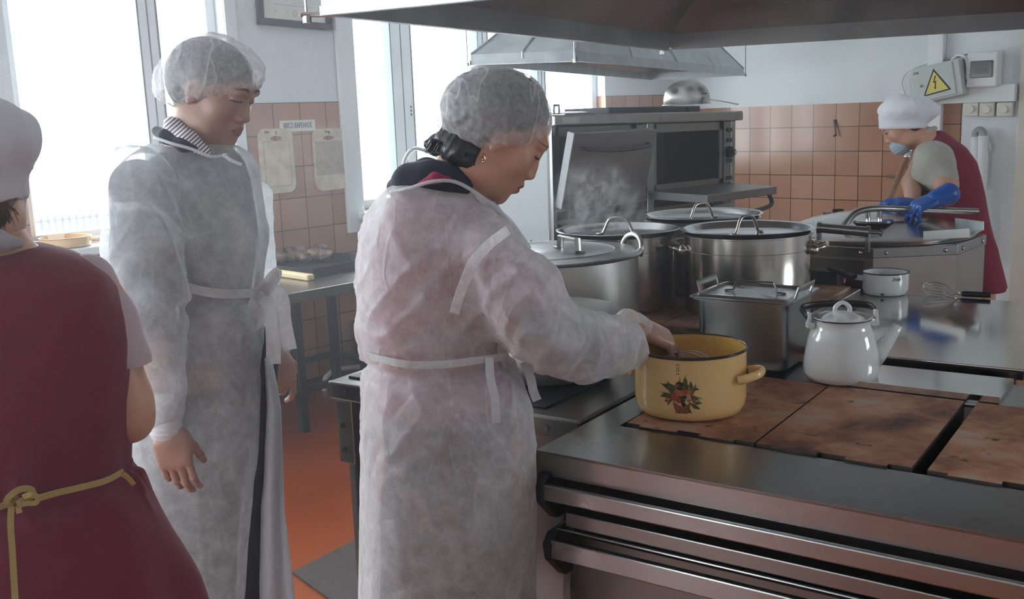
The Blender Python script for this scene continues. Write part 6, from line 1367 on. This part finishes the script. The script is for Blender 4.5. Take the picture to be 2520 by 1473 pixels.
mk = Blob(); mk.ell(W(0, .072, -.070), (.052, .030, .040), B, .01); mk.ell(W(0, .05, -.085), (.056, .04, .035), B, .02); mk.ell(W(0, .10, -.022), (.05, .05, .022), B, .006, 's'); V, F = mk.mesh(.0045); V = V+normals(V, F)*(np.sin((V@B[2])*420)*.0012)[:, None]; mo = fmesh('face_mask', V, F, MSK, p.root)
mb = MB(); mb.tube(smooth_path([T3(W(.05, .06, -.05)), T3(W(.07, .045, 0)), T3(W(.074, .03, .04))]), .0018, 6); mb.tube(smooth_path([T3(W(.055, .03, -.08)), T3(W(.080, .0, -.03)), T3(W(.083, -.01, .02)), T3(W(.080, .008, .03))]), .0018, 6); mb.build('ear_loop', plain('white_elastic', (.75, .72, .7), .6), mo, smooth=True)
BLUE = plain('blue_nitrile', (.012, .085, .36), .38)
Bh = basis((-.80, -.42, -.30), (-.15, -.35, .85)); HO = L(2308, 487, -.66)
V, F = hand_blob(HO, Bh, 1.05, curl2=((.7, .9, .5),)*4, thumb=.9, spread=.05, palm=1.05).mesh(.0035, .01); gl = fmesh('blue_glove', V, F, BLUE, p.root)
cf = Blob(); cf.chain([(HO-Bh[1]*.045, .045), (HO+Bh[1]*.01, .036)], .01); V, F = cf.mesh(.006); fmesh('glove_cuff', V, F, BLUE, gl)
Bh = basis((-.95, -.2, .15), (.1, -.3, .95)); HO = L(2258, 503, -.52)
V, F = hand_blob(HO, Bh, .95, (.4, .4, .4, .4)).mesh(.005, .01); fmesh('blue_glove', V, F, BLUE, p.root)

# thin haze volume added on the window side, standing in for lens glare
hz = bpy.data.materials.new('glare_haze'); hz.use_nodes = True; nt = hz.node_tree; nt.nodes.clear()
o_ = N(nt, 'ShaderNodeOutputMaterial'); vs = N(nt, 'ShaderNodeVolumeScatter'); vs.inputs['Density'].default_value = .034; vs.inputs['Anisotropy'].default_value = .55; vs.inputs['Color'].default_value = (.93, .93, 1, 1)
nt.links.new(vs.outputs[0], o_.inputs['Volume'])
mb = MB(); mb.box(WX+.01, -.6, .02, -.55, BY-.01, ZC-.02)
hzo = mb.build('lens_glare_haze', hz); tag(hzo, 'thin added haze volume imitating lens glare on the window side of the kitchen', 'haze', kind='stuff')

# steam curling up from the left stockpot
sm = bpy.data.materials.new('steam'); sm.use_nodes = True; nt = sm.node_tree; nt.nodes.clear()
o_ = N(nt, 'ShaderNodeOutputMaterial'); vs = N(nt, 'ShaderNodeVolumeScatter'); vs.inputs['Anisotropy'].default_value = .3
tc = N(nt, 'ShaderNodeTexCoord'); ln = N(nt, 'ShaderNodeVectorMath', operation='LENGTH'); nt.links.new(tc.outputs['Object'], ln.inputs[0])
mpn = N(nt, 'ShaderNodeMapping'); mpn.inputs['Scale'].default_value = (2.0, 2.0, 1.2); nt.links.new(tc.outputs['Object'], mpn.inputs[0])
fo_ = N(nt, 'ShaderNodeMapRange'); fo_.inputs[1].default_value = 1.0; fo_.inputs[2].default_value = .25; nt.links.new(ln.outputs['Value'], fo_.inputs[0])
ns = noise(nt, mpn.outputs[0], 1.6, 5, .6, 1.6)
rr = ramp(nt, ns, [(.50, (0, 0, 0)), (.64, (1, 1, 1))])
mu = N(nt, 'ShaderNodeMath', operation='MULTIPLY'); nt.links.new(rr, mu.inputs[0]); nt.links.new(fo_.outputs[0], mu.inputs[1])
m5 = N(nt, 'ShaderNodeMath', operation='MULTIPLY'); nt.links.new(mu.outputs[0], m5.inputs[0]); m5.inputs[1].default_value = 42.0; nt.links.new(m5.outputs[0], vs.inputs['Density'])
nt.links.new(vs.outputs[0], o_.inputs['Volume'])
mb = MB(); mb.ball((0, 0, 0), 1, 24, 16); so_ = mb.build('steam', sm); c_ = atD(1480, 500, 3.62); so_.location = c_; so_.scale = (.20, .12, .17); so_.rotation_euler = (0, .5, math.atan2(RT.y, RT.x))
tag(so_, 'wisps of white steam rising from the left covered stockpot', 'steam', kind='stuff')
